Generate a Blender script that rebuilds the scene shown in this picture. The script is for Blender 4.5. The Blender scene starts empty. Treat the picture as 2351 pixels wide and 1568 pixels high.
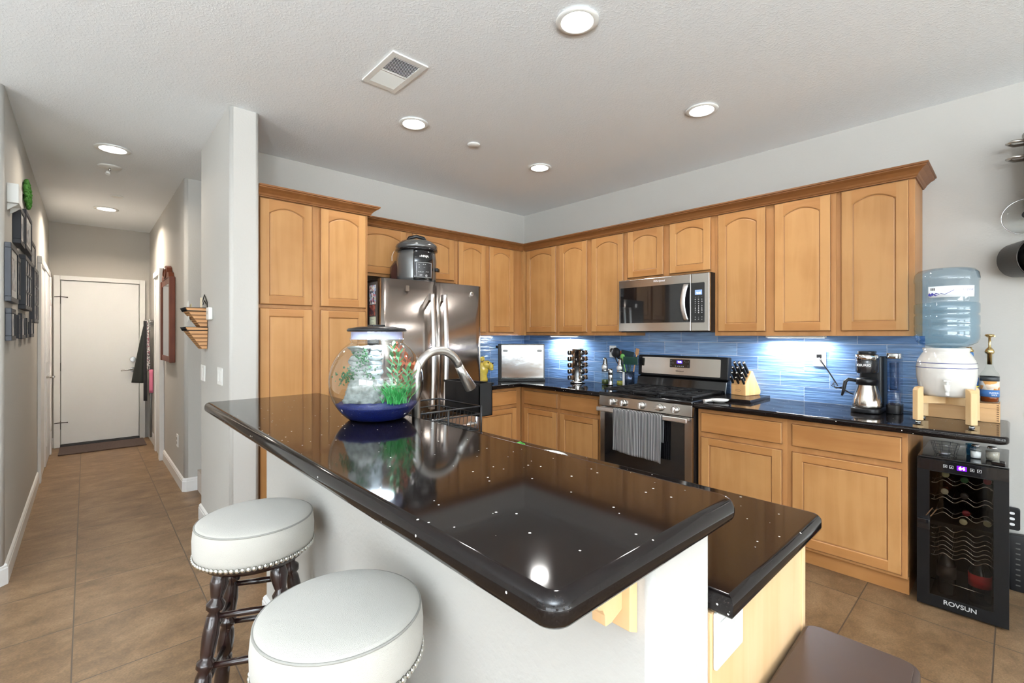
import bpy, bmesh, math, random
from mathutils import Vector, Matrix, noise
PI = math.pi
random.seed(7)
S = bpy.context.scene
COL = S.collection

# ---------------------------------------------------------------- camera
YAW = 0.7442
cam_d = bpy.data.cameras.new('camera'); cam = bpy.data.objects.new('camera', cam_d); COL.objects.link(cam)
cam_d.sensor_width = 36.0; cam_d.lens = 36.0*1062/2351
cam_d.shift_y = -(784-768)/2351
cam_d.clip_start = 0.02
cam.location = (3.84, -3.73, 1.375)
cam.rotation_euler = (PI/2, 0, math.atan2(math.cos(YAW), math.sin(YAW)))   # looks along (-cos, sin)
S.camera = cam
# ---------------------------------------------------------------- colour management
S.view_settings.view_transform = 'Standard'; S.view_settings.look = 'None'
S.view_settings.exposure = 0.74; S.view_settings.gamma = 1.0; S.view_settings.use_curve_mapping = False
cy = S.cycles
cy.use_denoising = True; cy.max_bounces = 10; cy.diffuse_bounces = 5; cy.glossy_bounces = 6
cy.transparent_max_bounces = 24; cy.sample_clamp_indirect = 6; cy.caustics_reflective = False; cy.caustics_refractive = False
# ---------------------------------------------------------------- world: overcast daylight beyond the windows
W = bpy.data.worlds.new('daylight'); S.world = W; W.use_nodes = True
bg = W.node_tree.nodes['Background']; bg.inputs[0].default_value = (0.80, 0.90, 1.0, 1); bg.inputs[1].default_value = 2.2

def area_light(name, loc, rot, sx, sy, power, color=(1, 1, 1), shape='RECTANGLE', spread=PI, parent=None):
    l = bpy.data.lights.new(name, 'AREA'); l.shape = shape; l.size = sx; l.size_y = sy; l.energy = power; l.color = color
    l.spread = spread
    o = bpy.data.objects.new(name, l); COL.objects.link(o); o.location = loc; o.rotation_euler = rot
    return o
DAY = (0.89, 0.95, 1.0)
# daylight entering through the big windows of the living room behind the camera
area_light('daylight_east_window', (14.95, -2.3, 1.35), (0, PI/2, 0), 2.1, 3.4, 60, DAY)
area_light('daylight_east_patio_door', (14.95, -7.5, 1.2), (0, PI/2, 0), 2.3, 4.0, 65, DAY)
area_light('daylight_south_window', (7.1, -10.95, 1.35), (PI/2, 0, 0), 3.4, 2.1, 105, DAY)
area_light('daylight_south_patio_door', (11.0, -10.95, 1.2), (PI/2, 0, 0), 4.2, 2.3, 130, DAY)
# low sun through the far windows: it lands on the added pale carpet and lifts the ceiling
sun_d = bpy.data.lights.new('sun', 'SUN'); sun_d.energy = 75; sun_d.angle = 0.01; sun_d.color = (0.88, 0.95, 1.0)
sun = bpy.data.objects.new('sun', sun_d); COL.objects.link(sun); sun.location = (22, -10, 8)
sun.rotation_euler = Vector((-0.80, 0.30, -0.42)).to_track_quat('-Z', 'Y').to_euler()

# ---------------------------------------------------------------- materials
def nt(name):
    m = bpy.data.materials.new(name); m.use_nodes = True
    return m, m.node_tree.nodes, m.node_tree.links, m.node_tree.nodes['Principled BSDF']
def mat(name, col, rough=0.5, metal=0.0, emit=None, es=0.0, bump=0.0, bscale=200, coat=0.0, spec=0.5, aniso=0.0, var=0.0, vscale=8, sheen=0.0):
    m, N, L, b = nt(name)
    b.inputs['Base Color'].default_value = (*col, 1); b.inputs['Roughness'].default_value = rough
    b.inputs['Metallic'].default_value = metal; b.inputs['Coat Weight'].default_value = coat
    b.inputs['Specular IOR Level'].default_value = spec
    b.inputs['Sheen Weight'].default_value = sheen
    if emit: b.inputs['Emission Color'].default_value = (*emit, 1); b.inputs['Emission Strength'].default_value = es
    tc = N.new('ShaderNodeTexCoord')
    n = N.new('ShaderNodeTexNoise'); n.inputs['Scale'].default_value = vscale; n.inputs['Detail'].default_value = 4
    L.new(tc.outputs['Object'], n.inputs['Vector'])
    if var > 0:
        mx = N.new('ShaderNodeMix'); mx.data_type = 'RGBA'
        mx.inputs[6].default_value = (*[c*(1-var) for c in col], 1); mx.inputs[7].default_value = (*[min(1, c*(1+var)) for c in col], 1)
        L.new(n.outputs['Fac'], mx.inputs[0]); L.new(mx.outputs[2], b.inputs['Base Color'])
    else:
        mr = N.new('ShaderNodeMapRange'); mr.inputs[3].default_value = max(0.01, rough*0.93); mr.inputs[4].default_value = min(1, rough*1.07)
        L.new(n.outputs['Fac'], mr.inputs[0]); L.new(mr.outputs[0], b.inputs['Roughness'])
    if bump > 0:
        n2 = N.new('ShaderNodeTexNoise'); n2.inputs['Scale'].default_value = bscale; n2.inputs['Detail'].default_value = 3
        L.new(tc.outputs['Object'], n2.inputs['Vector'])
        bp = N.new('ShaderNodeBump'); bp.inputs['Strength'].default_value = bump; bp.inputs['Distance'].default_value = 0.002
        L.new(n2.outputs['Fac'], bp.inputs['Height']); L.new(bp.outputs[0], b.inputs['Normal'])
    return m
def clear(name, tint, ior=1.45, rough=0.0, gloss=1.0):
    """thin clear sheet: see-through with a tint, plus a fresnel reflection"""
    m = bpy.data.materials.new(name); m.use_nodes = True; N = m.node_tree.nodes; L = m.node_tree.links; N.clear()
    o = N.new('ShaderNodeOutputMaterial'); t = N.new('ShaderNodeBsdfTransparent'); g = N.new('ShaderNodeBsdfGlossy')
    f = N.new('ShaderNodeFresnel'); x = N.new('ShaderNodeMixShader'); q = N.new('ShaderNodeMath'); q.operation = 'MULTIPLY'
    t.inputs[0].default_value = (*tint, 1); g.inputs['Roughness'].default_value = rough; f.inputs[0].default_value = ior
    q.inputs[1].default_value = gloss
    ge = N.new('ShaderNodeNewGeometry'); om = N.new('ShaderNodeMath'); om.operation = 'SUBTRACT'; om.inputs[0].default_value = 1.0
    qq = N.new('ShaderNodeMath'); qq.operation = 'MULTIPLY'; L.new(ge.outputs['Backfacing'], om.inputs[1])
    L.new(f.outputs[0], q.inputs[0]); L.new(q.outputs[0], qq.inputs[0]); L.new(om.outputs[0], qq.inputs[1]); L.new(qq.outputs[0], x.inputs[0]); L.new(t.outputs[0], x.inputs[1]); L.new(g.outputs[0], x.inputs[2]); L.new(x.outputs[0], o.inputs[0])
    return m
def wood(name, c1, c2, axis='z', rough=0.42, scale=1.0, coat=0.05, blot=0.75):
    m, N, L, b = nt(name)
    tc = N.new('ShaderNodeTexCoord'); mp = N.new('ShaderNodeMapping')
    sc = {'z': (15, 15, 1.1), 'x': (1.1, 15, 15), 'y': (15, 1.1, 15)}[axis]
    mp.inputs['Scale'].default_value = [s*scale for s in sc]
    L.new(tc.outputs['Object'], mp.inputs[0])
    oi = N.new('ShaderNodeObjectInfo'); vm = N.new('ShaderNodeVectorMath'); vm.operation = 'MULTIPLY_ADD'
    vm.inputs[1].default_value = (13, 17, 11)
    L.new(oi.outputs['Random'], vm.inputs[0]); L.new(mp.outputs[0], vm.inputs[2])
    n = N.new('ShaderNodeTexNoise'); n.inputs['Scale'].default_value = 1.0; n.inputs['Detail'].default_value = 7; n.inputs['Distortion'].default_value = 0.6
    L.new(vm.outputs[0], n.inputs['Vector'])
    n2 = N.new('ShaderNodeTexNoise'); n2.inputs['Scale'].default_value = 3.5; n2.inputs['Detail'].default_value = 3
    L.new(tc.outputs['Object'], n2.inputs['Vector'])
    ad = N.new('ShaderNodeMath'); ad.operation = 'MULTIPLY_ADD'; ad.inputs[1].default_value = blot; L.new(n2.outputs['Fac'], ad.inputs[0]); L.new(n.outputs['Fac'], ad.inputs[2])
    r = N.new('ShaderNodeValToRGB'); r.color_ramp.elements[0].position = 0.62; r.color_ramp.elements[1].position = 1.02
    r.color_ramp.elements[0].color = (*c2, 1); r.color_ramp.elements[1].color = (*c1, 1)
    L.new(ad.outputs[0], r.inputs[0])
    hs = N.new('ShaderNodeHueSaturation'); mr = N.new('ShaderNodeMapRange'); mr.inputs[3].default_value = 0.93; mr.inputs[4].default_value = 1.07
    L.new(oi.outputs['Random'], mr.inputs[0]); L.new(mr.outputs[0], hs.inputs['Value']); L.new(r.outputs[0], hs.inputs['Color'])
    L.new(hs.outputs[0], b.inputs['Base Color'])
    b.inputs['Roughness'].default_value = rough; b.inputs['Coat Weight'].default_value = coat; b.inputs['Coat Roughness'].default_value = 0.25; b.inputs['Specular IOR Level'].default_value = 0.3
    bp = N.new('ShaderNodeBump'); bp.inputs['Strength'].default_value = 0.06; bp.inputs['Distance'].default_value = 0.001
    L.new(n.outputs['Fac'], bp.inputs['Height']); L.new(bp.outputs[0], b.inputs['Normal'])
    return m
def plaster(name, col, scale, strength, dist=0.003, rough=0.75, thr=None):
    m, N, L, b = nt(name)
    tc = N.new('ShaderNodeTexCoord'); n = N.new('ShaderNodeTexNoise'); n.inputs['Scale'].default_value = scale; n.inputs['Detail'].default_value = 2.5
    L.new(tc.outputs['Object'], n.inputs['Vector'])
    h = n.outputs['Fac']
    if thr:
        mr = N.new('ShaderNodeMapRange'); mr.interpolation_type = 'SMOOTHSTEP'; mr.inputs[1].default_value = thr-0.07; mr.inputs[2].default_value = thr+0.07
        L.new(h, mr.inputs[0]); h = mr.outputs[0]
    bp = N.new('ShaderNodeBump'); bp.inputs['Strength'].default_value = strength; bp.inputs['Distance'].default_value = dist
    L.new(h, bp.inputs['Height']); L.new(bp.outputs[0], b.inputs['Normal'])
    b.inputs['Base Color'].default_value = (*col, 1); b.inputs['Roughness'].default_value = rough
    b.inputs['Specular IOR Level'].default_value = 0.10
    return m
def quartz(name):
    m, N, L, b = nt(name)
    tc = N.new('ShaderNodeTexCoord')
    v = N.new('ShaderNodeTexVoronoi'); v.inputs['Scale'].default_value = 42; L.new(tc.outputs['Object'], v.inputs['Vector'])
    mr = N.new('ShaderNodeMapRange'); mr.inputs[1].default_value = 0.105; mr.inputs[2].default_value = 0.08; L.new(v.outputs['Distance'], mr.inputs[0])
    sep = N.new('ShaderNodeSeparateColor'); L.new(v.outputs['Color'], sep.inputs[0])
    gt = N.new('ShaderNodeMath'); gt.operation = 'GREATER_THAN'; gt.inputs[1].default_value = 0.62; L.new(sep.outputs[0], gt.inputs[0])
    mu = N.new('ShaderNodeMath'); mu.operation = 'MULTIPLY'; L.new(mr.outputs[0], mu.inputs[0]); L.new(gt.outputs[0], mu.inputs[1])
    n = N.new('ShaderNodeTexNoise'); n.inputs['Scale'].default_value = 320; n.inputs['Detail'].default_value = 2; L.new(tc.outputs['Object'], n.inputs['Vector'])
    r = N.new('ShaderNodeValToRGB'); r.color_ramp.elements[0].position = 0.40; r.color_ramp.elements[1].position = 0.72
    r.color_ramp.elements[0].color = (0.004, 0.003, 0.003, 1); r.color_ramp.elements[1].color = (0.013, 0.009, 0.008, 1); L.new(n.outputs['Fac'], r.inputs[0])
    mx = N.new('ShaderNodeMix'); mx.data_type = 'RGBA'; mx.inputs[7].default_value = (1.0, 0.96, 0.9, 1)
    L.new(mu.outputs[0], mx.inputs[0]); L.new(r.outputs[0], mx.inputs[6]); L.new(mx.outputs[2], b.inputs['Base Color'])
    b.inputs['Roughness'].default_value = 0.07; b.inputs['Specular IOR Level'].default_value = 0.3
    b.inputs['IOR'].default_value = 1.5
    return m
def floor_tiles(name):
    m, N, L, b = nt(name)
    tc = N.new('ShaderNodeTexCoord'); mp = N.new('ShaderNodeMapping'); mp.inputs['Location'].default_value = (-1.33, 3.774, 0)
    L.new(tc.outputs['Object'], mp.inputs[0])
    br = N.new('ShaderNodeTexBrick'); br.offset = 0.0; br.squash = 1.0
    br.inputs['Scale'].default_value = 1.0; br.inputs['Brick Width'].default_value = 0.49; br.inputs['Row Height'].default_value = 0.502
    br.inputs['Mortar Size'].default_value = 0.003; br.inputs['Mortar Smooth'].default_value = 0.3
    br.inputs['Color1'].default_value = (0, 0, 0, 1); br.inputs['Color2'].default_value = (1, 1, 1, 1)
    L.new(mp.outputs[0], br.inputs['Vector'])
    # travertine look: veins stretched along y, changing a little from tile to tile
    m2 = N.new('ShaderNodeMapping'); m2.inputs['Scale'].default_value = (2.6, 1.7, 1); L.new(tc.outputs['Object'], m2.inputs[0])
    va = N.new('ShaderNodeVectorMath'); va.operation = 'MULTIPLY_ADD'; va.inputs[1].default_value = (3.1, 2.3, 0)
    L.new(br.outputs['Color'], va.inputs[0]); L.new(m2.outputs[0], va.inputs[2])
    n = N.new('ShaderNodeTexNoise'); n.inputs['Scale'].default_value = 2.2; n.inputs['Detail'].default_value = 12; n.inputs['Roughness'].default_value = 0.72; n.inputs['Distortion'].default_value = 0.25
    L.new(va.outputs[0], n.inputs['Vector'])
    r = N.new('ShaderNodeValToRGB'); e = r.color_ramp.elements
    e[0].position = 0.30; e[0].color = (0.095, 0.054, 0.025, 1); e[1].position = 0.72; e[1].color = (0.30, 0.198, 0.110, 1)
    k = e.new(0.5); k.color = (0.185, 0.112, 0.057, 1)
    L.new(n.outputs['Fac'], r.inputs[0])
    n3 = N.new('ShaderNodeTexNoise'); n3.inputs['Scale'].default_value = 60; n3.inputs['Detail'].default_value = 5; L.new(va.outputs[0], n3.inputs['Vector'])
    mm = N.new('ShaderNodeMix'); mm.data_type = 'RGBA'; mm.blend_type = 'OVERLAY'; mm.inputs[0].default_value = 0.5
    L.new(r.outputs[0], mm.inputs[6]); L.new(n3.outputs['Fac'], mm.inputs[7])
    g = N.new('ShaderNodeMix'); g.data_type = 'RGBA'; g.inputs[7].default_value = (0.075, 0.052, 0.035, 1)
    L.new(br.outputs['Fac'], g.inputs[0]); L.new(mm.outputs[2], g.inputs[6]); L.new(g.outputs[2], b.inputs['Base Color'])
    b.inputs['Roughness'].default_value = 0.38; b.inputs['Specular IOR Level'].default_value = 0.35
    bp = N.new('ShaderNodeBump'); bp.invert = True; bp.inputs['Strength'].default_value = 0.5; bp.inputs['Distance'].default_value = 0.002
    L.new(br.outputs['Fac'], bp.inputs['Height']); bp2 = N.new('ShaderNodeBump'); bp2.inputs['Strength'].default_value = 0.12; bp2.inputs['Distance'].default_value = 0.002
    L.new(n.outputs['Fac'], bp2.inputs['Height']); L.new(bp.outputs[0], bp2.inputs['Normal']); L.new(bp2.outputs[0], b.inputs['Normal'])
    return m
def wave_tiles(name, along):
    """blue glass tiles, 305 x 102 mm, running bond, hand-combed wavy relief"""
    m, N, L, b = nt(name)
    tc = N.new('ShaderNodeTexCoord'); sp = N.new('ShaderNodeSeparateXYZ'); cb = N.new('ShaderNodeCombineXYZ')
    L.new(tc.outputs['Object'], sp.inputs[0]); L.new(sp.outputs[along], cb.inputs[0]); L.new(sp.outputs['Z'], cb.inputs[1])
    mp = N.new('ShaderNodeMapping'); mp.inputs['Location'].default_value = (0.06, -0.905, 0); L.new(cb.outputs[0], mp.inputs[0])
    br = N.new('ShaderNodeTexBrick'); br.offset = 0.5
    br.inputs['Scale'].default_value = 1.0; br.inputs['Brick Width'].default_value = 0.305; br.inputs['Row Height'].default_value = 0.1016
    br.inputs['Mortar Size'].default_value = 0.0016; br.inputs['Mortar Smooth'].default_value = 0.1
    br.inputs['Color1'].default_value = (0.125, 0.235, 0.455, 1); br.inputs['Color2'].default_value = (0.20, 0.33, 0.55, 1); br.inputs['Mortar'].default_value = (0.50, 0.57, 0.66, 1)
    L.new(mp.outputs[0], br.inputs['Vector'])
    m2 = N.new('ShaderNodeMapping'); m2.inputs['Scale'].default_value = (5, 70, 1); L.new(cb.outputs[0], m2.inputs[0])
    va = N.new('ShaderNodeVectorMath'); va.operation = 'MULTIPLY_ADD'; va.inputs[1].default_value = (40, 30, 0)
    L.new(br.outputs['Color'], va.inputs[0]); L.new(m2.outputs[0], va.inputs[2])
    n = N.new('ShaderNodeTexNoise'); n.inputs['Scale'].default_value = 1.0; n.inputs['Detail'].default_value = 1.5; n.inputs['Distortion'].default_value = 0.5
    L.new(va.outputs[0], n.inputs['Vector'])
    mx = N.new('ShaderNodeMix'); mx.data_type = 'RGBA'; mx.blend_type = 'OVERLAY'; mx.inputs[0].default_value = 0.65
    L.new(br.outputs['Color'], mx.inputs[6]); L.new(n.outputs['Fac'], mx.inputs[7]); L.new(mx.outputs[2], b.inputs['Base Color'])
    b.inputs['Roughness'].default_value = 0.12; b.inputs['Coat Weight'].default_value = 0.3
    b1 = N.new('ShaderNodeBump'); b1.invert = True; b1.inputs['Strength'].default_value = 0.8; b1.inputs['Distance'].default_value = 0.002; L.new(br.outputs['Fac'], b1.inputs['Height'])
    b2 = N.new('ShaderNodeBump'); b2.inputs['Strength'].default_value = 0.9; b2.inputs['Distance'].default_value = 0.005
    L.new(n.outputs['Fac'], b2.inputs['Height']); L.new(b1.outputs[0], b2.inputs['Normal']); L.new(b2.outputs[0], b.inputs['Normal'])
    return m
def steel(name, col=(0.46, 0.43, 0.40), rough=0.19, axis='z'):
    m, N, L, b = nt(name)
    tc = N.new('ShaderNodeTexCoord'); mp = N.new('ShaderNodeMapping')
    mp.inputs['Scale'].default_value = {'z': (300, 300, 3), 'x': (3, 300, 300), 'y': (300, 3, 300)}[axis]
    L.new(tc.outputs['Object'], mp.inputs[0]); n = N.new('ShaderNodeTexNoise'); n.inputs['Scale'].default_value = 1; n.inputs['Detail'].default_value = 2
    L.new(mp.outputs[0], n.inputs['Vector']); mr = N.new('ShaderNodeMapRange'); mr.inputs[3].default_value = rough*0.8; mr.inputs[4].default_value = rough*1.25
    L.new(n.outputs['Fac'], mr.inputs[0]); L.new(mr.outputs[0], b.inputs['Roughness'])
    b.inputs['Base Color'].default_value = (*col, 1); b.inputs['Metallic'].default_value = 1
    return m
def stripes(name, c1, c2, freq, axis='X', rough=0.9):
    m, N, L, b = nt(name)
    tc = N.new('ShaderNodeTexCoord'); sp = N.new('ShaderNodeSeparateXYZ'); L.new(tc.outputs['Object'], sp.inputs[0])
    a = N.new('ShaderNodeMath'); a.operation = 'MULTIPLY'; a.inputs[1].default_value = freq*2*PI; L.new(sp.outputs[axis], a.inputs[0])
    s = N.new('ShaderNodeMath'); s.operation = 'SINE'; L.new(a.outputs[0], s.inputs[0])
    mr = N.new('ShaderNodeMapRange'); mr.inputs[1].default_value = 0.25; mr.inputs[2].default_value = 0.65; L.new(s.outputs[0], mr.inputs[0])
    mx = N.new('ShaderNodeMix'); mx.data_type = 'RGBA'; mx.inputs[6].default_value = (*c1, 1); mx.inputs[7].default_value = (*c2, 1)
    L.new(mr.outputs[0], mx.inputs[0]); L.new(mx.outputs[2], b.inputs['Base Color']); b.inputs['Roughness'].default_value = rough
    bp = N.new('ShaderNodeBump'); bp.inputs['Strength'].default_value = 0.6; bp.inputs['Distance'].default_value = 0.0015; L.new(s.outputs[0], bp.inputs['Height']); L.new(bp.outputs[0], b.inputs['Normal'])
    return m
def picture(name, cols, scale=9):
    m, N, L, b = nt(name)
    tc = N.new('ShaderNodeTexCoord'); n = N.new('ShaderNodeTexVoronoi'); n.inputs['Scale'].default_value = scale; L.new(tc.outputs['Object'], n.inputs['Vector'])
    sp = N.new('ShaderNodeSeparateColor'); L.new(n.outputs['Color'], sp.inputs[0])
    r = N.new('ShaderNodeValToRGB'); r.color_ramp.interpolation = 'CONSTANT'; e = r.color_ramp.elements
    e[0].position = 0; e[0].color = (*cols[0], 1); e[1].position = 1/len(cols); e[1].color = (*cols[1], 1)
    for i, c in enumerate(cols[2:]): q = e.new((i+2)/len(cols)); q.color = (*c, 1)
    L.new(sp.outputs[0], r.inputs[0]); L.new(r.outputs[0], b.inputs['Base Color']); b.inputs['Roughness'].default_value = 0.35
    return m

PAINT = plaster('wall_paint', (0.50, 0.485, 0.455), 85, 0.32, 0.003, 0.6)
CEIL = plaster('ceiling_paint', (0.86, 0.89, 0.915), 95, 0.24, 0.0025, 0.85, 0.55)
TRIM = mat('white_trim_paint', (0.76, 0.76, 0.75), 0.35)
DOORW = mat('white_door_paint', (0.74, 0.75, 0.76), 0.4)
FLOOR = floor_tiles('brown_floor_tiles')
WOODV = wood('maple_upright_grain', (0.46, 0.240, 0.090), (0.375, 0.180, 0.060), 'z')
WOODF = wood('maple_face_frame', (0.40, 0.195, 0.072), (0.32, 0.145, 0.048), 'z')
WOODX = wood('maple_grain_x', (0.41, 0.192, 0.064), (0.33, 0.143, 0.043), 'x')
WOODY = wood('maple_grain_y', (0.41, 0.192, 0.064), (0.33, 0.143, 0.043), 'y')
GLAZE = mat('brown_glaze', (0.19, 0.075, 0.024), 0.45)
CABIN = mat('cabinet_inside_shadow_gap', (0.19, 0.10, 0.045), 0.6)
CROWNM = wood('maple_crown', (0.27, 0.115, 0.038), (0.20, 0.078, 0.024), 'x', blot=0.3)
PALEW = wood('pale_maple_panel', (0.74, 0.50, 0.28), (0.64, 0.40, 0.19), 'z', blot=0.8)
QUARTZ = quartz('black_speckled_quartz')
TILEX = wave_tiles('blue_wavy_glass_tile_x', 'X'); TILEY = wave_tiles('blue_wavy_glass_tile_y', 'Y')
STEEL = steel('brushed_stainless_vertical'); FRSTEEL = steel('fridge_stainless', (0.40, 0.36, 0.33), 0.22)
STEELX = steel('brushed_stainless_horizontal', axis='x')
NICKEL = steel('brushed_nickel', (0.58, 0.56, 0.53), 0.34)
CHROME = mat('chrome', (0.72, 0.72, 0.72), 0.1, 1.0)
BRIGHT = steel('pale_brushed_handle', (0.74, 0.73, 0.72), 0.3)
BLACKG = mat('black_gloss', (0.008, 0.008, 0.009), 0.08, coat=0.3)
BLACKP = mat('black_plastic', (0.007, 0.007, 0.008), 0.35, spec=0.35)
BLACKM = mat('black_matte', (0.010, 0.010, 0.011), 0.6, spec=0.3)
DARKGLASS = mat('dark_oven_glass', (0.006, 0.006, 0.007), 0.04, spec=0.8)
GREYM = mat('dark_grey_metal', (0.13, 0.13, 0.125), 0.3, 0.7)
WHITEP = mat('white_plastic', (0.80, 0.80, 0.77), 0.35)
WHITEC = mat('white_ceramic', (0.64, 0.62, 0.58), 0.12, coat=0.5)
GLASS = clear('clear_glass', (0.96, 0.975, 0.97))
PRINTW = mat('white_print', (0.8, 0.8, 0.8), 0.5)
# ---------------------------------------------------------------- mesh helpers
ORG = {}
class MB:
    def __init__(self, M=None):
        self.bm = bmesh.new(); self.M = M or Matrix.Identity(4)
    def v(self, p): return self.bm.verts.new(self.M @ Vector(p))
    def face(self, vs, mi=0, sm=False):
        try: f = self.bm.faces.new(vs)
        except ValueError: return None
        f.material_index = mi; f.smooth = sm; return f
    def poly(self, pts, mi=0): return self.face([self.v(p) for p in pts], mi)
    def box(self, x0, x1, y0, y1, z0, z1, mi=0):
        a = [self.v(p) for p in ((x0,y0,z0),(x1,y0,z0),(x1,y1,z0),(x0,y1,z0),(x0,y0,z1),(x1,y0,z1),(x1,y1,z1),(x0,y1,z1))]
        for q in ((0,3,2,1),(4,5,6,7),(0,1,5,4),(1,2,6,5),(2,3,7,6),(3,0,4,7)): self.face([a[i] for i in q], mi)
    def prism(self, pts, axis, a, b, mi=0, sm=False):
        """pts: 2-D outline in the two other axes (in x,y,z order), extruded from a to b along axis"""
        def P(p, t):
            return {'x': (t, p[0], p[1]), 'y': (p[0], t, p[1]), 'z': (p[0], p[1], t)}[axis]
        A = [self.v(P(p, a)) for p in pts]; B = [self.v(P(p, b)) for p in pts]; n = len(pts)
        self.face(A[::-1], mi); self.face(B, mi)
        for i in range(n): self.face([A[i], A[(i+1) % n], B[(i+1) % n], B[i]], mi, sm)
    def lathe(self, prof, c=(0,0,0), n=32, mi=0, axis='z', sm=True, sx=1, sy=1, a0=0, ang=2*PI):
        full = abs(ang-2*PI) < 1e-6; k = n if full else n+1; rows = []
        for r, z in prof:
            row = []
            for i in range(k):
                t = a0+ang*i/n; x, y = r*math.cos(t)*sx, r*math.sin(t)*sy
                p = {'z': (x, y, z), 'y': (x, z, y), 'x': (z, x, y)}[axis]
                row.append(self.v((c[0]+p[0], c[1]+p[1], c[2]+p[2])))
                if r < 1e-7: break
            rows.append(row)
        for a, b in zip(rows, rows[1:]):
            for i in range(n):
                j = (i+1) % k
                if len(a) == 1 and len(b) == 1: continue
                if len(a) == 1: self.face([a[0], b[j], b[i]], mi, sm)
                elif len(b) == 1: self.face([a[i], a[j], b[0]], mi, sm)
                else: self.face([a[i], a[j], b[j], b[i]], mi, sm)
    def cyl(self, p0, p1, r0, r1=None, n=20, mi=0, sm=True, cap=True):
        r1 = r0 if r1 is None else r1
        self.tube([p0, p1], [r0, r1], n, mi, cap)
    def tube(self, pts, r, n=10, mi=0, cap=True, closed=False):
        P = [Vector(p) for p in pts]; m = len(P); R = r if isinstance(r, (list, tuple)) else [r]*m
        rows = []; up = None
        for i in range(m):
            if closed: t = (P[(i+1) % m]-P[i-1]).normalized()
            else: t = ((P[i+1] if i < m-1 else P[i])-(P[i-1] if i else P[i])).normalized()
            if up is None:
                up = Vector((0,0,1)) if abs(t.z) < 0.9 else Vector((1,0,0))
            s = t.cross(up)
            if s.length < 1e-6: s = t.orthogonal()
            s.normalize(); up = s.cross(t).normalized()
            rows.append([self.v(P[i]+(s*math.cos(2*PI*k/n)+up*math.sin(2*PI*k/n))*R[i]) for k in range(n)])
        rr = list(zip(rows, rows[1:]))
        if closed: rr.append((rows[-1], rows[0]))
        for a, b in rr:
            for k in range(n): self.face([a[k], a[(k+1) % n], b[(k+1) % n], b[k]], mi, True)
        if cap and not closed: self.face(rows[0][::-1], mi); self.face(rows[-1], mi)
    def ball(self, c, r, mi=0, sx=1, sy=1, sz=1, n=16, m=10):
        self.lathe([(r*math.sin(PI*i/m), -r*math.cos(PI*i/m)*sz) for i in range(m+1)], c, n, mi, 'z', True, sx, sy)
    def slab(self, x0, x1, y0, y1, z0, z1, r=0.0, e=0.0, mi=0, n=6, m=4, corners=(1,1,1,1)):
        """plate with rounded corners (r) and rounded-over rim (e); corners = which of (x0y0, x1y0, x1y1, x0y1) are rounded"""
        def ring(ins):
            out = []
            for (cx, cyy, a), on in zip(((x0, y0, PI), (x1, y0, 1.5*PI), (x1, y1, 0), (x0, y1, 0.5*PI)), corners):
                sx = 1 if cx == x0 else -1; sy = 1 if cyy == y0 else -1
                rad = r if on else 0.0005
                ox, oy = cx+sx*max(rad, ins+1e-4), cyy+sy*max(rad, ins+1e-4); q = max(rad-ins, 1e-4)
                for i in range(n+1):
                    t = a+PI/2*i/n; out.append((ox+q*math.cos(t), oy+q*math.sin(t)))
            return out
        zs = [(0, z0, 0)] if e == 0 else []
        L = []
        if e > 0:
            for i in range(m+1): t = PI/2*i/m; L.append((e*(1-math.sin(t)), z0+e*(1-math.cos(t))))
            for i in range(m+1): t = PI/2*i/m; L.append((e*(1-math.cos(t)), z1-e*(1-math.sin(t))))
        else: L = [(0, z0), (0, z1)]
        rows = [[self.v((px, py, z)) for px, py in ring(ins)] for ins, z in L]
        k = len(rows[0])
        self.face(rows[0][::-1], mi); self.face(rows[-1], mi)
        for a, b in zip(rows, rows[1:]):
            for i in range(k): self.face([a[i], a[(i+1) % k], b[(i+1) % k], b[i]], mi, e > 0)
    def sheet(self, f, nu, nv, mi=0, sm=True):
        g = [[self.v(f(i/nu, j/nv)) for j in range(nv+1)] for i in range(nu+1)]
        for i in range(nu):
            for j in range(nv): self.face([g[i][j], g[i+1][j], g[i+1][j+1], g[i][j+1]], mi, sm)
    def build(self, name, mats, parent=None, bevel=0.0, seg=2, weld=False, solid=0.0):
        bm = self.bm
        if weld: bmesh.ops.remove_doubles(bm, verts=bm.verts, dist=1e-5)
        bmesh.ops.recalc_face_normals(bm, faces=bm.faces)
        me = bpy.data.meshes.new(name); bm.to_mesh(me); bm.free()
        org = ORG.get(parent.name, (0,0,0)) if parent else (0,0,0)
        if any(org): me.transform(Matrix.Translation(-Vector(org)))
        for m in (mats if isinstance(mats, (list, tuple)) else [mats]): me.materials.append(m)
        o = bpy.data.objects.new(name, me); COL.objects.link(o)
        if parent: o.parent = parent
        ORG[o.name] = org
        if solid: s = o.modifiers.new('thickness', 'SOLIDIFY'); s.thickness = solid; s.offset = 0
        if bevel: b = o.modifiers.new('soft_edges', 'BEVEL'); b.width = bevel; b.segments = seg; b.limit_method = 'ANGLE'; b.angle_limit = 0.7
        return o
def thing(name, label, cat, loc=(0,0,0), rotz=0.0, group=None, local=False):
    o = bpy.data.objects.new(name, None); COL.objects.link(o); o.location = loc; o.rotation_euler = (0, 0, rotz)
    o.empty_display_size = 0.05
    o['label'] = label; o['category'] = cat
    if group: o['group'] = group
    ORG[o.name] = (0,0,0) if local else tuple(loc)
    return o
def tag(o, label, cat, group=None, kind=None):
    o['label'] = label; o['category'] = cat
    if group: o['group'] = group
    if kind: o['kind'] = kind
    return o
def struct(o): o['kind'] = 'structure'; return o
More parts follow.
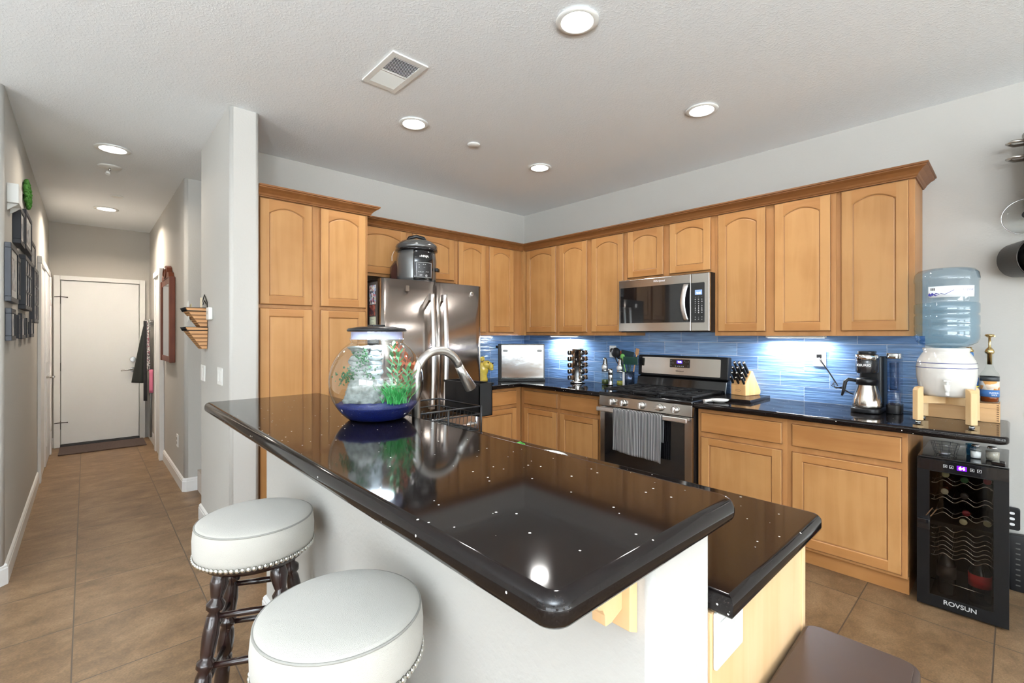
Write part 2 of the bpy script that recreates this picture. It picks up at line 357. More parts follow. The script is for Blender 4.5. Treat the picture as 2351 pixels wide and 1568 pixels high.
def dup(root, loc=None, rotz=None, label=None):
    def cp(o, parent):
        c = o.copy(); COL.objects.link(c)
        if parent: c.parent = parent
        for ch in [x for x in KIDS.get(o.name, o.children)]: cp(ch, c)
        return c
    r = cp(root, None)
    if loc is not None: r.location = loc
    if rotz is not None: r.rotation_euler = (0, 0, rotz)
    if label: r['label'] = label
    return r
KIDS = {}
def text(body, name, size, loc, rot, m, parent=None, extrude=0.0004, align='CENTER', sx=1.0, shear=0.0, bold=0.0):
    c = bpy.data.curves.new(name, 'FONT'); c.body = body; c.size = size; c.extrude = extrude; c.align_x = align; c.align_y = 'CENTER'
    c.shear = shear; c.offset = bold
    tmp = bpy.data.objects.new('glyphs', c); COL.objects.link(tmp)
    bpy.context.view_layer.update()
    me = bpy.data.meshes.new_from_object(tmp.evaluated_get(bpy.context.evaluated_depsgraph_get()))
    bpy.data.objects.remove(tmp); bpy.data.curves.remove(c)
    me.name = name; me.materials.clear(); me.materials.append(m)
    o = bpy.data.objects.new(name, me); COL.objects.link(o)
    org = ORG.get(parent.name, (0,0,0)) if parent else (0,0,0)
    o.location = Vector(loc)-Vector(org); o.rotation_euler = rot; o.scale = (sx, 1, 1)
    if parent: o.parent = parent
    return o
FACE_Y = (PI/2, 0, 0)            # text read by someone looking along +y
FACE_X = (PI/2, 0, PI/2)         # text read by someone looking along -x

# ---------------------------------------------------------------- the setting
H = 2.743
LCARP = mat('pale_bounce_carpet', (0.72, 0.70, 0.66), 1.0, bump=0.6, bscale=300)  # unseen pale carpet, added to bounce neutral light up to the ceiling
b = MB(); b.box(7.0, 15.08, -10.98, -0.02, 0.0005, 0.012); b.box(0.12, 7.0, -10.98, -7.8, 0.0005, 0.012); struct(b.build('floor_bounce_carpet', LCARP))
def wallbox(name, x0, x1, y0, y1, z0=0, z1=H, m=PAINT, r=0.0, corners=(0,0,0,0)):
    b = MB()
    if r: b.slab(x0, x1, y0, y1, z0, z1, r, 0, corners=corners)
    else: b.box(x0, x1, y0, y1, z0, z1)
    o = struct(b.build(name, m))
    if r:
        for f in o.data.polygons:
            if abs(f.normal.z) < 0.5 and f.area < r*(z1-z0)*0.9: f.use_smooth = True
    return o
b = MB(); b.box(-4.3, 15.4, -11.3, 0.2, -0.1, 0); struct(b.build('floor', FLOOR))
b = MB(); b.box(-4.3, 15.4, -11.3, 0.2, H, H+0.1); struct(b.build('ceiling', CEIL))
wallbox('wall_right', -0.12, 15.2, 0.0, 0.12)
wallbox('wall_back', -0.12, 0.0, -2.94, 0.0)
wallbox('wall_pillar', -0.27, 0.67, -3.10, -2.94, r=0.02, corners=(1,1,1,1))
wallbox('wall_hall_right', -4.05, -1.07, -3.10, -2.96, r=0.03, corners=(0,1,0,0))
wallbox('wall_stairs', -1.21, -1.07, -2.96, -1.2)
wallbox('wall_stairs_back', -1.07, -0.12, -1.34, -1.2)
wallbox('wall_hall_end', -4.17, -4.05, -4.06, -2.96)
wallbox('wall_hall_left', -4.17, 0.10, -4.20, -4.06, r=0.03, corners=(0,0,1,0))
wallbox('wall_left', -0.04, 0.10, -11.1, -4.20)
wallbox('wall_bar', 1.39, 3.462, -3.09, -2.888, 0, 1.022, r=0.012, corners=(1,1,1,1))
# far sides of the living room behind the camera, with openings for the windows
def wall_with_openings(name, fixed, axis, a0, a1, holes):
    b = MB(); cur = a0
    def bx(p, q, z0, z1):
        if axis == 'y': b.box(fixed, fixed+0.12, p, q, z0, z1)
        else: b.box(p, q, fixed-0.12, fixed, z0, z1)
    for (p, q, z0, z1) in holes:
        bx(cur, p, 0, H); bx(p, q, 0, z0) if z0 > 0 else None; bx(p, q, z1, H); cur = q
    bx(cur, a1, 0, H); struct(b.build(name, PAINT))
wall_with_openings('wall_far_east', 15.0, 'y', -11.1, 0.0, [(-9.5, -5.5, 0.05, 2.35), (-4.0, -0.6, 0.3, 2.4)])
wall_with_openings('wall_far_south', -11.0, 'x', 0.1, 15.0, [(5.4, 8.8, 0.3, 2.4), (9.0, 13.0, 0.05, 2.35)])
def window(n, axis, fixed, p, q, z0, z1):
    b = MB(); w = 0.05
    mid = [p+(q-p)*k/3 for k in (1, 2)]
    def bx(a, c, z, zz):
        if axis == 'y': b.box(fixed-0.03, fixed+0.03, a, c, z, zz)
        else: b.box(a, c, fixed-0.03, fixed+0.03, z, zz)
    bx(p, q, z0, z0+w); bx(p, q, z1-w, z1); bx(p, p+w, z0+w, z1-w); bx(q-w, q, z0+w, z1-w)
    for t in mid: bx(t-w/2, t+w/2, z0+w, z1-w)
    struct(b.build('window_%d' % n, TRIM))
window(1, 'y', 15.0, -4.0, -0.6, 0.3, 2.4); window(2, 'y', 15.0, -9.5, -5.5, 0.05, 2.35)
window(3, 'x', -11.00, 5.4, 8.8, 0.3, 2.4); window(4, 'x', -11.00, 9.0, 13.0, 0.05, 2.35)

# baseboards: moulded profile swept along a polyline on the floor
def baseboard(name, path, side):
    """path: xy points; side=+1 -> board grows to the left of travel"""
    prof = [(0, 0), (0.014, 0), (0.014, 0.088), (0.011, 0.094), (0.011, 0.104), (0.006, 0.112), (0.0, 0.118)]
    sweep(name, path, prof, side, TRIM, 0.0)
def sweep_mb(b, path, prof, side, z=0.0, mi=0, closed_ends=True):
    P = [Vector(p) for p in path]; n = len(P); rows = []
    for i in range(n):
        d0 = (P[i]-P[i-1]).normalized() if i else (P[1]-P[0]).normalized()
        d1 = (P[i+1]-P[i]).normalized() if i < n-1 else d0
        n0 = Vector((-d0.y, d0.x))*side; n1 = Vector((-d1.y, d1.x))*side
        m = (n0+n1).normalized(); k = 1/max(0.3, m.dot(n0))
        rows.append([b.v((P[i].x+m.x*k*o, P[i].y+m.y*k*o, z+h)) for o, h in prof])
    for a, c in zip(rows, rows[1:]):
        for j in range(len(prof)): b.face([a[j], a[(j+1) % len(prof)], c[(j+1) % len(prof)], c[j]], mi)
    b.face(rows[0], mi); b.face(rows[-1][::-1], mi)
def sweep(name, path, prof, side, m, z):
    b = MB(); sweep_mb(b, path, prof, side, z); return struct(b.build(name, m))
baseboard('baseboard_hall_left', [(-2.24, -4.06), (0.07, -4.06), (0.10, -4.09), (0.10, -5.5)], 1)
baseboard('baseboard_hall_right', [(-2.46, -3.10), (-1.09, -3.10), (-1.07, -3.08), (-1.07, -2.99)], -1)
baseboard('baseboard_hall_far', [(-4.05, -3.10), (-3.12, -3.10)], -1)
baseboard('baseboard_pillar', [(-0.27, -2.96), (-0.27, -3.10), (0.67, -3.10), (0.67, -2.95)], -1)
baseboard('baseboard_bar', [(1.39, -2.90), (1.39, -3.09), (3.462, -3.09), (3.462, -2.90)], -1)
baseboard('baseboard_hall_end', [(-4.05, -4.05), (-4.05, -4.02)], -1)
baseboard('baseboard_right', [(3.84, 0.0), (14.9, 0.0)], -1)

# carpeted stairs between the hall wall and the pillar wall
CARPET = mat('beige_carpet', (0.33, 0.25, 0.17), 1.0, bump=1.0, bscale=260, var=0.35, vscale=90, sheen=0.4)
b = MB()
for k in range(7):
    y0 = -2.985+0.255*k; b.slab(-1.055, -0.135, y0-0.02, -1.35, 0.18*k+0.001, 0.18*(k+1), 0.0, 0.0)
o = struct(b.build('stairs', CARPET, bevel=0.02, seg=3))

# ---- doors
DOORHW = mat('satin_nickel', (0.55, 0.53, 0.50), 0.22, 1.0)
HINGE = mat('dark_hinge', (0.10, 0.09, 0.08), 0.4, 0.8)
d1 = MB(); d1.box(-4.055, -4.025, -3.955, -3.215, 0.035, 2.035); door1 = struct(d1.build('door_1', DOORW, bevel=0.002))
b = MB()
b.box(-4.05, -4.005, -4.02, -3.962, 0, 2.095); b.box(-4.05, -4.005, -3.208, -3.15, 0, 2.095); b.box(-4.05, -4.005, -3.962, -3.208, 2.042, 2.095)
b.build('door_frame', TRIM, door1, bevel=0.003)
b = MB(); b.box(-4.045, -3.985, -3.962, -3.208, 0, 0.03); b.build('door_sill', mat('dark_bronze_sill', (0.05, 0.05, 0.055), 0.35, 0.4), door1, bevel=0.003)
b = MB(); b.cyl((-4.03, -3.276, 0.915), (-4.005, -3.276, 0.915), 0.032, n=24); b.tube([(-4.005, -3.276, 0.915), (-3.975, -3.276, 0.915), (-3.97, -3.29, 0.915), (-3.97, -3.385, 0.912), (-3.975, -3.395, 0.905)], 0.009); b.build('door_handle', DOORHW, door1)
b = MB(); b.cyl((-4.03, -3.276, 1.05), (-4.00, -3.276, 1.05), 0.034, 0.03, n=24); b.box(-4.0, -3.985, -3.28, -3.272, 1.03, 1.07); b.build('deadbolt', DOORHW, door1)
for z in (1.80, 0.98, 0.27):
    b = MB(); b.cyl((-4.018, -3.965, z-0.05), (-4.018, -3.965, z+0.05), 0.008, n=10)
    if z != 0.98: b.tube([(-4.01, -4.01, z+0.03), (-3.99, -3.96, z+0.035), (-4.005, -3.90, z+0.03)], 0.005); b.ball((-4.005, -3.90, z+0.03), 0.008); b.ball((-4.01, -4.01, z+0.03), 0.007)
    b.build('hinge', HINGE, door1)
# door on the left side of the hall, its face inside the casing
b = MB(); b.box(-3.62, -2.902, -4.055, -4.035, 0.012, 2.03)
for z0, z1 in ((0.2, 0.95), (1.08, 1.9)):
    b.box(-3.50, -3.04, -4.036, -4.030, z0, z1)
door2 = struct(b.build('door_2', DOORW, bevel=0.004))
b = MB(); b.box(-2.35, -2.24, -4.0598, -4.035, 0, 2.035); b.box(-2.90, -2.352, -4.0598, -4.045, 0, 2.033); b.box(-3.72, -2.24, -4.0598, -4.03, 2.0355, 2.10); b.box(-3.72, -3.622, -4.0598, -4.022, 0, 2.035); 
b.build('door_frame', TRIM, door2, bevel=0.003)
for z in (1.75, 1.08, 0.32):
    b = MB(); b.cyl((-3.622, -4.028, z-0.045), (-3.622, -4.028, z+0.045), 0.009, n=10); b.build('hinge', TRIM, door2)
b = MB(); b.cyl((-3.0, -4.035, 0.93), (-3.0, -3.985, 0.93), 0.012); b.tube([(-3.0, -3.985, 0.93), (-3.1, -3.98, 0.925)], 0.01); b.build('door_handle', DOORHW, door2)
# cased opening with a closed white door on the right side of the hall
b = MB(); b.box(-3.0, -2.561, -3.125, -3.102, 0.01, 2.033); door3 = struct(b.build('door_3', DOORW, bevel=0.003))
b = MB(); b.box(-2.56, -2.46, -3.145, -3.1002, 0, 2.035); b.box(-3.1, -3.001, -3.135, -3.1002, 0, 2.035); b.box(-3.1, -2.46, -3.145, -3.1002, 2.0355, 2.10)
b.build('door_frame', TRIM, door3, bevel=0.004)
# ---------------------------------------------------------------- kitchen cabinets
# wall 'B' = right wall (y = 0, cabinets face -y); wall 'A' = back wall (x = 0, cabinets face +x); 'I' = island (faces +y)
def T(w, u, d, z): return (u, -d, z) if w == 'B' else (d, u, z) if w == 'A' else (u, -2.887+d, z)
def door_leaf(name, w, u0, u1, z0, z1, d, parent, arch=0.0, stile=0.055, th=0.019, flat=False):
    """framed door with a recessed panel (arched top if arch>0), glazed groove round the panel, eased outer edge"""
    b = MB(); e = 0.007
    def V(u, z, dd): return b.v(T(w, u, d+dd, z))
    def ring(ins, dd): return [V(u0+ins, z0+ins, dd), V(u1-ins, z0+ins, dd), V(u1-ins, z1-ins, dd), V(u0+ins, z1-ins, dd)]
    rs = [ring(0, -th), ring(0, -e), ring(e*0.45, -e*0.35), ring(e, 0)]
    b.face(rs[0])
    for p, q in zip(rs, rs[1:]):
        for i in range(4): b.face([p[i], p[(i+1) % 4], q[(i+1) % 4], q[i]], 1 if p is rs[1] else 0)
    U0, U1, Z0, Z1 = u0+e, u1-e, z0+e, z1-e
    if flat:
        b.face(rs[3], 2); return b.build(name, [WOODV, GLAZE, WOODX if w != 'A' else WOODY], parent)
    a0, a1 = u0+stile, u1-stile; zb = z0+stile; zt = z1-stile*0.9
    n = 14 if arch else 1
    top = []
    for i in range(n+1):
        t = i/n; k = 1-(2*t-1)**2 if arch else 1
        c = (math.cos((2*t-1)*1.0)-math.cos(1.0))/(1-math.cos(1.0)) if arch else 0
        top.append((a1+(a0-a1)*t, zt-arch+arch*c if arch else zt))
    # front faces: stiles, bottom rail, top rail
    def Q(pts, mi): b.face([V(u, z, 0) for u, z in pts], mi)
    Q([(U0, Z0), (a0, Z0), (a0, Z1), (U0, Z1)], 0); Q([(a1, Z0), (U1, Z0), (U1, Z1), (a1, Z1)], 0)
    Q([(a0, Z0), (a1, Z0), (a1, zb), (a0, zb)], 2)
    for p, q in zip(top, top[1:]): Q([(p[0], p[1]), (p[0], Z1), (q[0], Z1), (q[0], q[1])], 2)
    # groove and panel
    loop = [(a0, zb), (a1, zb)]+top
    cu, cz = (a0+a1)/2, (zb+zt)/2
    def inset(k):
        out = []
        for i, (u, z) in enumerate(loop):
            if i == 0: out.append((u+k, z+k))
            elif i == 1: out.append((u-k, z+k))
            else:
                uu = min(max(u, a0+k), a1-k); out.append((uu, z-k))
        return out
    lv = [(0, 0), (0.0045, -0.0065), (0.0075, -0.0075), (0.013, -0.006)]
    R = [[V(u, z, dd) for u, z in inset(k)] for k, dd in lv]
    for j, (p, q) in enumerate(zip(R, R[1:])):
        for i in range(len(loop)): b.face([p[i], p[(i+1) % len(loop)], q[(i+1) % len(loop)], q[i]], 1 if j == 1 else 0)
    b.face(R[-1], 0)
    return b.build(name, [WOODV, GLAZE, WOODX if w != 'A' else WOODY], parent)
def carcass(w, u0, u1, z0, z1, d, parent, toe=False, name='carcass', end=None):
    b = MB()
    def bx(a, c, d0, d1, z, zz, mi=0):
        p, q = T(w, a, d0, z), T(w, c, d1, zz)
        b.box(min(p[0], q[0]), max(p[0], q[0]), min(p[1], q[1]), max(p[1], q[1]), z, zz, mi)
    if toe:
        bx(u0, u1, 0.003, d, 0.10, z1); bx(u0, u1, 0.003, d-0.055, 0.0, 0.10, 1)
    else: bx(u0, u1, 0.003, d, z0, z1)
    return b.build(name, [WOODF, WOODX], parent, bevel=0.0012, seg=1)
def gap_strip(w, doors, d, parent): pass
UB, UT = 1.366, 2.262
def upper(label, w, u0, u1, doors, zb=UB, zt=UT, d=0.33, dz=0.03, name='upper_cabinet', arch=0.040):
    c = T(w, (u0+u1)/2, 0.003, zb)
    t = thing(name, label, 'cabinet', c, group='maple wall cabinets')
    carcass(w, u0, u1, zb, zt, d-0.0195, t)
    for (a, c2) in doors: door_leaf('door', w, a, c2, zb+dz, zt-0.012, d, t, arch)
    return t
upper('single arched door maple wall cabinet beside the inner corner on the stove wall', 'B', 0.345, 0.802, [(0.366, 0.778)])
upper('narrow two door maple wall cabinet between the corner cabinet and the microwave', 'B', 0.802, 1.579, [(0.827, 1.165), (1.216, 1.557)])
upper('short two door maple cabinet directly above the microwave', 'B', 1.579, 2.342, [(1.600, 1.933), (1.985, 2.316)], zb=1.832, dz=0.022, arch=0.036)
upper('two door maple wall cabinet right of the microwave', 'B', 2.342, 3.093, [(2.367, 2.692), (2.745, 3.067)])
upper('single door maple wall cabinet at the right end above the coffee maker', 'B', 3.093, 3.463, [(3.119, 3.438)])
upper('two door maple wall cabinet between fridge and corner on the back wall', 'A', -1.195, -0.345, [(-1.174, -0.843), (-0.799, -0.47)])
upper('short wide maple cabinet above the fridge behind the multicooker', 'A', -2.19, -1.195, [(-2.165, -1.72), (-1.66, -1.222)], zb=1.85, dz=0.022, arch=0.036)
# corner post where both runs meet
b = MB(); b.box(0.003, 0.345, -0.345, -0.003, UB, UT)
t = tag(b.build('corner_cabinet_post', WOODV), 'plain maple corner post joining the two wall cabinet runs', 'cabinet')
# pantry
t = thing('pantry_cabinet', 'tall four door maple pantry cabinet left of the fridge', 'cabinet', (0.3, -2.565, 0), group=None)
carcass('A', -2.937, -2.195, 0, 2.262, 0.591, t, toe=True)
for a, c in ((-2.923, -2.597), (-2.544, -2.213)):
    door_leaf('upper_door', 'A', a, c, 1.568, 2.248, 0.61, t, 0.040)
    door_leaf('lower_door', 'A', a, c, 0.115, 1.545, 0.61, t, 0.0)
# crown mouldings
CP = [(0, -0.012), (0.008, -0.012), (0.010, -0.006), (0.015, -0.002), (0.020, 0.008), (0.038, 0.026), (0.052, 0.034), (0.056, 0.036), (0.056, 0.042), (0.064, 0.044), (0.064, 0.054), (0, 0.054)]
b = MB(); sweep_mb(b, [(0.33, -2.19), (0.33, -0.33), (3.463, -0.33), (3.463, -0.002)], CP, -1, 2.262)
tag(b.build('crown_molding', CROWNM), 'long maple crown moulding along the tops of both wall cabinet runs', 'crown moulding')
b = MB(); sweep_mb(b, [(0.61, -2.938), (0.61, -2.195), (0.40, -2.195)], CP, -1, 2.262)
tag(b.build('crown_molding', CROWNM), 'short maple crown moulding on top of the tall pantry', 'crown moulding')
# base cabinets
def base(label, w, u0, u1, drawers, doors, d=0.61, name='base_cabinet'):
    t = thing(name, label, 'cabinet', T(w, (u0+u1)/2, 0.01, 0), group='maple base cabinets')
    carcass(w, u0, u1, 0, 0.862, d-0.0195, t, toe=True)
    for a, c in drawers: door_leaf('drawer', w, a, c, 0.705, 0.838, d, t, flat=True)
    for a, c in doors: door_leaf('door', w, a, c, 0.118, 0.672, d, t, 0.0)
    return t
base('maple base cabinet with drawer at the inner corner', 'B', 0.562, 1.064, [(0.618, 1.046)], [(0.618, 1.046)])
base('maple base cabinet with drawer touching the left side of the stove', 'B', 1.064, 1.548, [(1.082, 1.504)], [(1.082, 1.504)])
base('maple base cabinet with wide drawer right of the stove', 'B', 2.348, 2.906, [(2.372, 2.880)], [(2.372, 2.880)])
base('maple base cabinet with wide drawer at the end beside the wine cooler', 'B', 2.906, 3.465, [(2.932, 3.443)], [(2.932, 3.443)])
base('maple base cabinet with drawer between fridge and inner corner', 'A', -1.228, -0.592, [(-1.20, -0.665)], [(-1.20, -0.665)], d=0.58)
# island
t = thing('island_cabinet', 'pale maple island cabinet with plain end panel under the black counter', 'cabinet', (2.45, -2.62, 0))
b = MB(); b.box(1.42, 3.445, -2.886, -2.36, 0.10, 0.862); b.box(1.42, 3.445, -2.886, -2.43, 0, 0.10); b.build('carcass', WOODV, t)
b = MB(); b.box(3.445, 3.463, -2.886, -2.355, 0.0, 0.862); b.box(3.45, 3.468, -2.36, -2.338, 0, 0.862); b.build('end_panel', PALEW, t, bevel=0.002)
for k in range(4): door_leaf('door', 'I', 1.47+0.49*k, 1.93+0.49*k, 0.13, 0.84, 0.546, t)
# countertops
CT = 0.905
b = MB(); b.slab(0.003, 0.612, -1.235, -0.003, CT-0.038, CT, 0.005, 0.009, corners=(0,0,0,0)); b.slab(0.60, 1.552, -0.652, -0.003, CT-0.038, CT, 0.005, 0.009, corners=(0,0,0,0))
tag(b.build('countertop', QUARTZ), 'L-shaped black speckled countertop running from the fridge round the corner to the stove', 'countertop')
b = MB(); b.slab(2.343, 3.825, -0.652, -0.003, CT-0.038, CT, 0.045, 0.012, corners=(0,1,1,0))
tag(b.build('countertop', QUARTZ), 'black speckled countertop right of the stove carrying coffee maker and water crock', 'countertop')
b = MB(); b.slab(1.40, 3.503, -2.887, -2.305, CT-0.042, CT, 0.03, 0.014, corners=(0,0,1,0))
island_top = tag(b.build('countertop', QUARTZ), 'lower black speckled island countertop behind the raised bar', 'countertop')
b = MB(); b.slab(1.335, 3.487, -3.338, -2.812, 1.022, 1.067, 0.035, 0.019, n=8, m=5)
tag(b.build('bar_countertop', QUARTZ), 'raised black speckled bar top in front holding the fish bowl', 'bar top')
# backsplash
b = MB(); b.box(0.0, 3.475, -0.010, -0.0005, CT+0.0005, UB-0.0005); b.box(1.5795, 2.3415, -0.0099, -0.0006, UB-0.0006, 1.40)
tag(b.build('tile_backsplash', TILEX), 'blue wavy glass tile backsplash along the stove wall', 'backsplash')
b = MB(); b.box(0.0005, 0.010, -1.235, -0.0105, CT+0.0005, UB-0.0005)
tag(b.build('tile_backsplash', TILEY), 'blue wavy glass tile backsplash on the short stretch beside the fridge', 'backsplash')
# wooden corbel under the bar
b = MB(); b.prism([(-3.091, 0.905), (-3.112, 0.915), (-3.112, 1.021), (-3.091, 1.021)], 'x', 3.404, 3.438)
b.prism([(-3.112, 0.945), (-3.140, 0.935), (-3.155, 0.935), (-3.156, 0.952), (-3.162, 0.962), (-3.172, 0.966), (-3.176, 0.970), (-3.176, 1.021), (-3.112, 1.021)], 'x', 3.398, 3.424)
tag(b.build('corbel', PALEW, bevel=0.0015), 'small pale wooden corbel bracket under the bar top', 'bracket')
# under-cabinet lamps
LED = mat('cool_led', (1, 1, 1), 0.5, emit=(0.93, 0.96, 1.0), es=6)
for lab, x0, x1, pw in (('slim lit lamp under the cabinet near the inner corner', 0.50, 0.84, 9.0), ('slim lit lamp under the cabinet above the knife block', 2.62, 2.98, 7.5)):
    t = thing('under_cabinet_lamp', lab, 'lamp', ((x0+x1)/2, -0.12, UB-0.014))
    b = MB(); b.box(x0, x1, -0.11, -0.045, UB-0.014, UB-0.0005); b.build('housing', WHITEP, t, bevel=0.002)
    b = MB(); b.box(x0+0.01, x1-0.01, -0.10, -0.055, UB-0.0155, UB-0.0141); b.build('diffuser', LED, t)
    area_light('under_cabinet_glow', ((x0+x1)/2, -0.075, UB-0.02), (math.radians(-14), 0, 0), x1-x0-0.02, 0.03, pw, (0.93, 0.96, 1.0))

# ---------------------------------------------------------------- stove
t = thing('gas_stove', 'stainless and black gas stove with towel on its oven handle', 'stove', (1.945, -0.35, 0))
X0, X1 = 1.556, 2.338
b = MB(); b.box(X0, X1, -0.625, -0.03, 0.03, 0.885); b.box(X0+0.02, X1-0.02, -0.60, -0.05, 0, 0.03); b.build('body', BLACKP, t)
b = MB(); b.slab(X0-0.004, X1+0.004, -0.668, -0.03, 0.885, 0.914, 0.012, 0.008, corners=(1,1,0,0)); b.build('cooktop', BLACKG, t)
b = MB(); b.prism([(-0.64, 0.805), (-0.668, 0.805), (-0.660, 0.886), (-0.62, 0.886)], 'x', X0, X1); b.build('control_strip', STEELX, t, bevel=0.003)
for x in (1.690, 1.790, 1.948, 2.098, 2.215):
    b = MB(); b.lathe([(0.0, -0.667), (0.026, -0.667), (0.026, -0.675), (0.021, -0.68), (0.019, -0.698), (0.0, -0.699)], (x, 0, 0.845), 24, 0, 'y')
    a = 0 if x != 2.098 else 1.2
    M0 = b.M; b.M = Matrix.Translation((x, -0.70, 0.845)) @ Matrix.Rotation(a, 4, 'Y'); b.box(-0.006, 0.006, -0.012, 0.012, -0.021, 0.021); b.M = M0
    b.build('knob', BRIGHT, t, bevel=0.0015)
b = MB(); b.box(X0+0.004, X1-0.004, -0.658, -0.625, 0.215, 0.80); o = b.build('oven_door', STEEL, t, bevel=0.004)
b = MB(); b.slab(X0+0.052, X1-0.058, 0.258, 0.765, 0, 0.004, 0.008, 0.0); b.bm.transform(Matrix.Translation((0, -0.658, 0)) @ Matrix(((1,0,0,0),(0,0,-1,0),(0,1,0,0),(0,0,0,1)))); b.build('window', DARKGLASS, o)
b = MB(); b.slab(X0+0.012, X1-0.012, 0.766, 0.800, 0, 0.022, 0.006, 0.006); b.bm.transform(Matrix.Translation((0, -0.70, 0)) @ Matrix(((1,0,0,0),(0,0,-1,0),(0,1,0,0),(0,0,0,1))))
for x in (X0+0.03, X1-0.05): b.box(x, x+0.02, -0.702, -0.655, 0.775, 0.792)
b.build('handle', BRIGHT, o)
b = MB(); b.box(X0+0.004, X1-0.004, -0.655, -0.62, 0.055, 0.208); b.build('storage_drawer', STEELX, t, bevel=0.004)
# cast iron grates: one continuous pair with cross fingers over each burner
for gx0, gx1 in ((X0+0.02, X0+0.275), (X0+0.28, X1-0.28), (X1-0.275, X1-0.02)):
    b = MB(); z = 0.928
    for x in (gx0, gx1-0.012): b.box(x, x+0.012, -0.625, -0.115, z, z+0.013)
    for y in (-0.625, -0.375, -0.127): b.box(gx0, gx1, y, y+0.012, z, z+0.013)
    cx = (gx0+gx1)/2
    for yc in (-0.50, -0.25):
        for q in range(4):
            a = q*PI/2+PI/4*0
            dx, dy = math.cos(a), math.sin(a); L0, L1 = 0.028, (0.118 if abs(dy) > 0.5 else (gx1-gx0)/2)
            x0, x1 = sorted((cx+dx*L0, cx+dx*L1)); y0, y1 = sorted((yc+dy*L0, yc+dy*L1))
            if abs(dx) > 0.5: b.box(x0, x1, yc-0.006, yc+0.006, z, z+0.014)
            else: b.box(cx-0.006, cx+0.006, y0, y1, z, z+0.014)
        b.box(gx0, gx1, yc-0.065, yc-0.055, z, z+0.011); b.box(gx0, gx1, yc+0.055, yc+0.065, z, z+0.011)
    for x in (gx0, gx1-0.012):
        for y in (-0.62, -0.13): b.box(x, x+0.012, y, y+0.01, 0.9145, z)
    b.build('grate', BLACKM, t, bevel=0.002, seg=1)
for x, y in ((X0+0.147, -0.50), (X0+0.147, -0.25), (1.947, -0.37), (X1-0.147, -0.50), (X1-0.147, -0.25)):
    b = MB(); b.lathe([(0.0, 0.9145), (0.045, 0.9145), (0.045, 0.920), (0.034, 0.921), (0.034, 0.927), (0, 0.9275)], (x, y, 0), 24); b.build('burner', BLACKM, t)
b = MB(); b.prism([(-0.115, 0.914), (-0.03, 0.914), (-0.03, 1.02), (-0.095, 1.005)], 'x', X0, X1); b.build('back_riser', BLACKG, t, bevel=0.003)
b = MB(); b.prism([(-0.085, 1.018), (-0.012, 1.018), (-0.012, 1.195), (-0.070, 1.195)], 'x', X0-0.004, X1+0.004); bg_ = b.build('backguard', BLACKP, t, bevel=0.008, seg=3)
def onguard(z): return -0.085+(z-1.018)/0.177*0.015
def gpanel(name, x0, x1, z0, z1, th, m, r, parent):
    """thin rounded plate lying on the sloping face of the backguard"""
    sl = math.atan2(0.015, 0.177); b = MB(); b.slab(x0, x1, z0-1.018, z1-1.018, 0, th, r, 0.0)
    b.bm.transform(Matrix.Translation((0, -0.0852, 1.018)) @ Matrix.Rotation(-sl, 4, 'X') @ Matrix(((1,0,0,0),(0,0,-1,0),(0,1,0,0),(0,0,0,1))))
    return b.build(name, m, parent)
gpanel('steel_panel', X0+0.033, X1-0.054, 1.037, 1.178, 0.002, STEELX, 0.008, bg_)
gpanel('clock_panel', 1.856, 2.034, 1.098, 1.168, 0.004, BLACKG, 0.006, bg_)
gpanel('clock_display', 1.918, 1.968, 1.132, 1.158, 0.0045, mat('violet_display', (0.01, 0.0, 0.05), 0.2, emit=(0.09, 0.03, 0.6), es=0.7), 0.001, bg_)
LEDTXT = mat('display_digits', (0.5, 0.5, 1), 0.5, emit=(0.65, 0.6, 1.0), es=3.0)
fr = (PI/2-math.atan2(0.015, 0.177), 0, 0)
text('9:46', 'clock_digits', 0.019, (1.944, onguard(1.145)-0.0056, 1.145), fr, LEDTXT, bg_, bold=0.0004)
text('Whirlpool', 'brand_lettering', 0.017, (1.945, onguard(1.068)-0.0026, 1.068), fr, BLACKM, bg_, shear=0.2)
for k in range(5): text('00', 'button_marks', 0.008, (1.908+0.017*k, onguard(1.109)-0.0048, 1.109), fr, PRINTW, bg_)
for x, z in ((1.868, 1.155), (1.868, 1.135), (1.868, 1.113), (1.885, 1.135), (1.985, 1.155), (2.0, 1.148), (2.018, 1.155), (2.018, 1.143), (2.018, 1.122), (2.018, 1.11)):
    text('--', 'button_marks', 0.009, (x, onguard(z)-0.0048, z), fr, PRINTW, bg_)
# towel over the oven handle
TOWEL = stripes('striped_towel', (0.055, 0.057, 0.062), (0.42, 0.42, 0.41), 82)
def tw(s, q):
    # s across, q from back hem over the bar to the front hem
    x = 1.728+0.412*s+0.006*math.sin(q*3); f = 0.0035*math.sin(s*9+1)+0.0025*math.sin(s*23)
    Lb, Lf = 0.20, 0.318
    g = q*(Lb+Lf+0.03)
    if g < Lb: return (x, -0.690+0.4*f, 0.60+g*1.0)
    if g < Lb+0.03:
        a = (g-Lb)/0.03*PI; return (x, -0.705+0.0145*math.cos(a)+0.0, 0.7985+0.008*math.sin(a))
    h = g-Lb-0.03; k = h/Lf
    return (x-0.006*k+(0.004 if s > .5 else 0)*k, -0.7265+f*k*2.2-0.010*math.exp(-((s-0.36)/0.05)**2)*k, 0.7985-h-0.022*k*s)
b = MB(); b.sheet(tw, 60, 40); o = b.build('dish_towel', TOWEL, solid=0.003)
tag(o, 'grey and white striped dish towel hanging over the oven handle', 'towel')

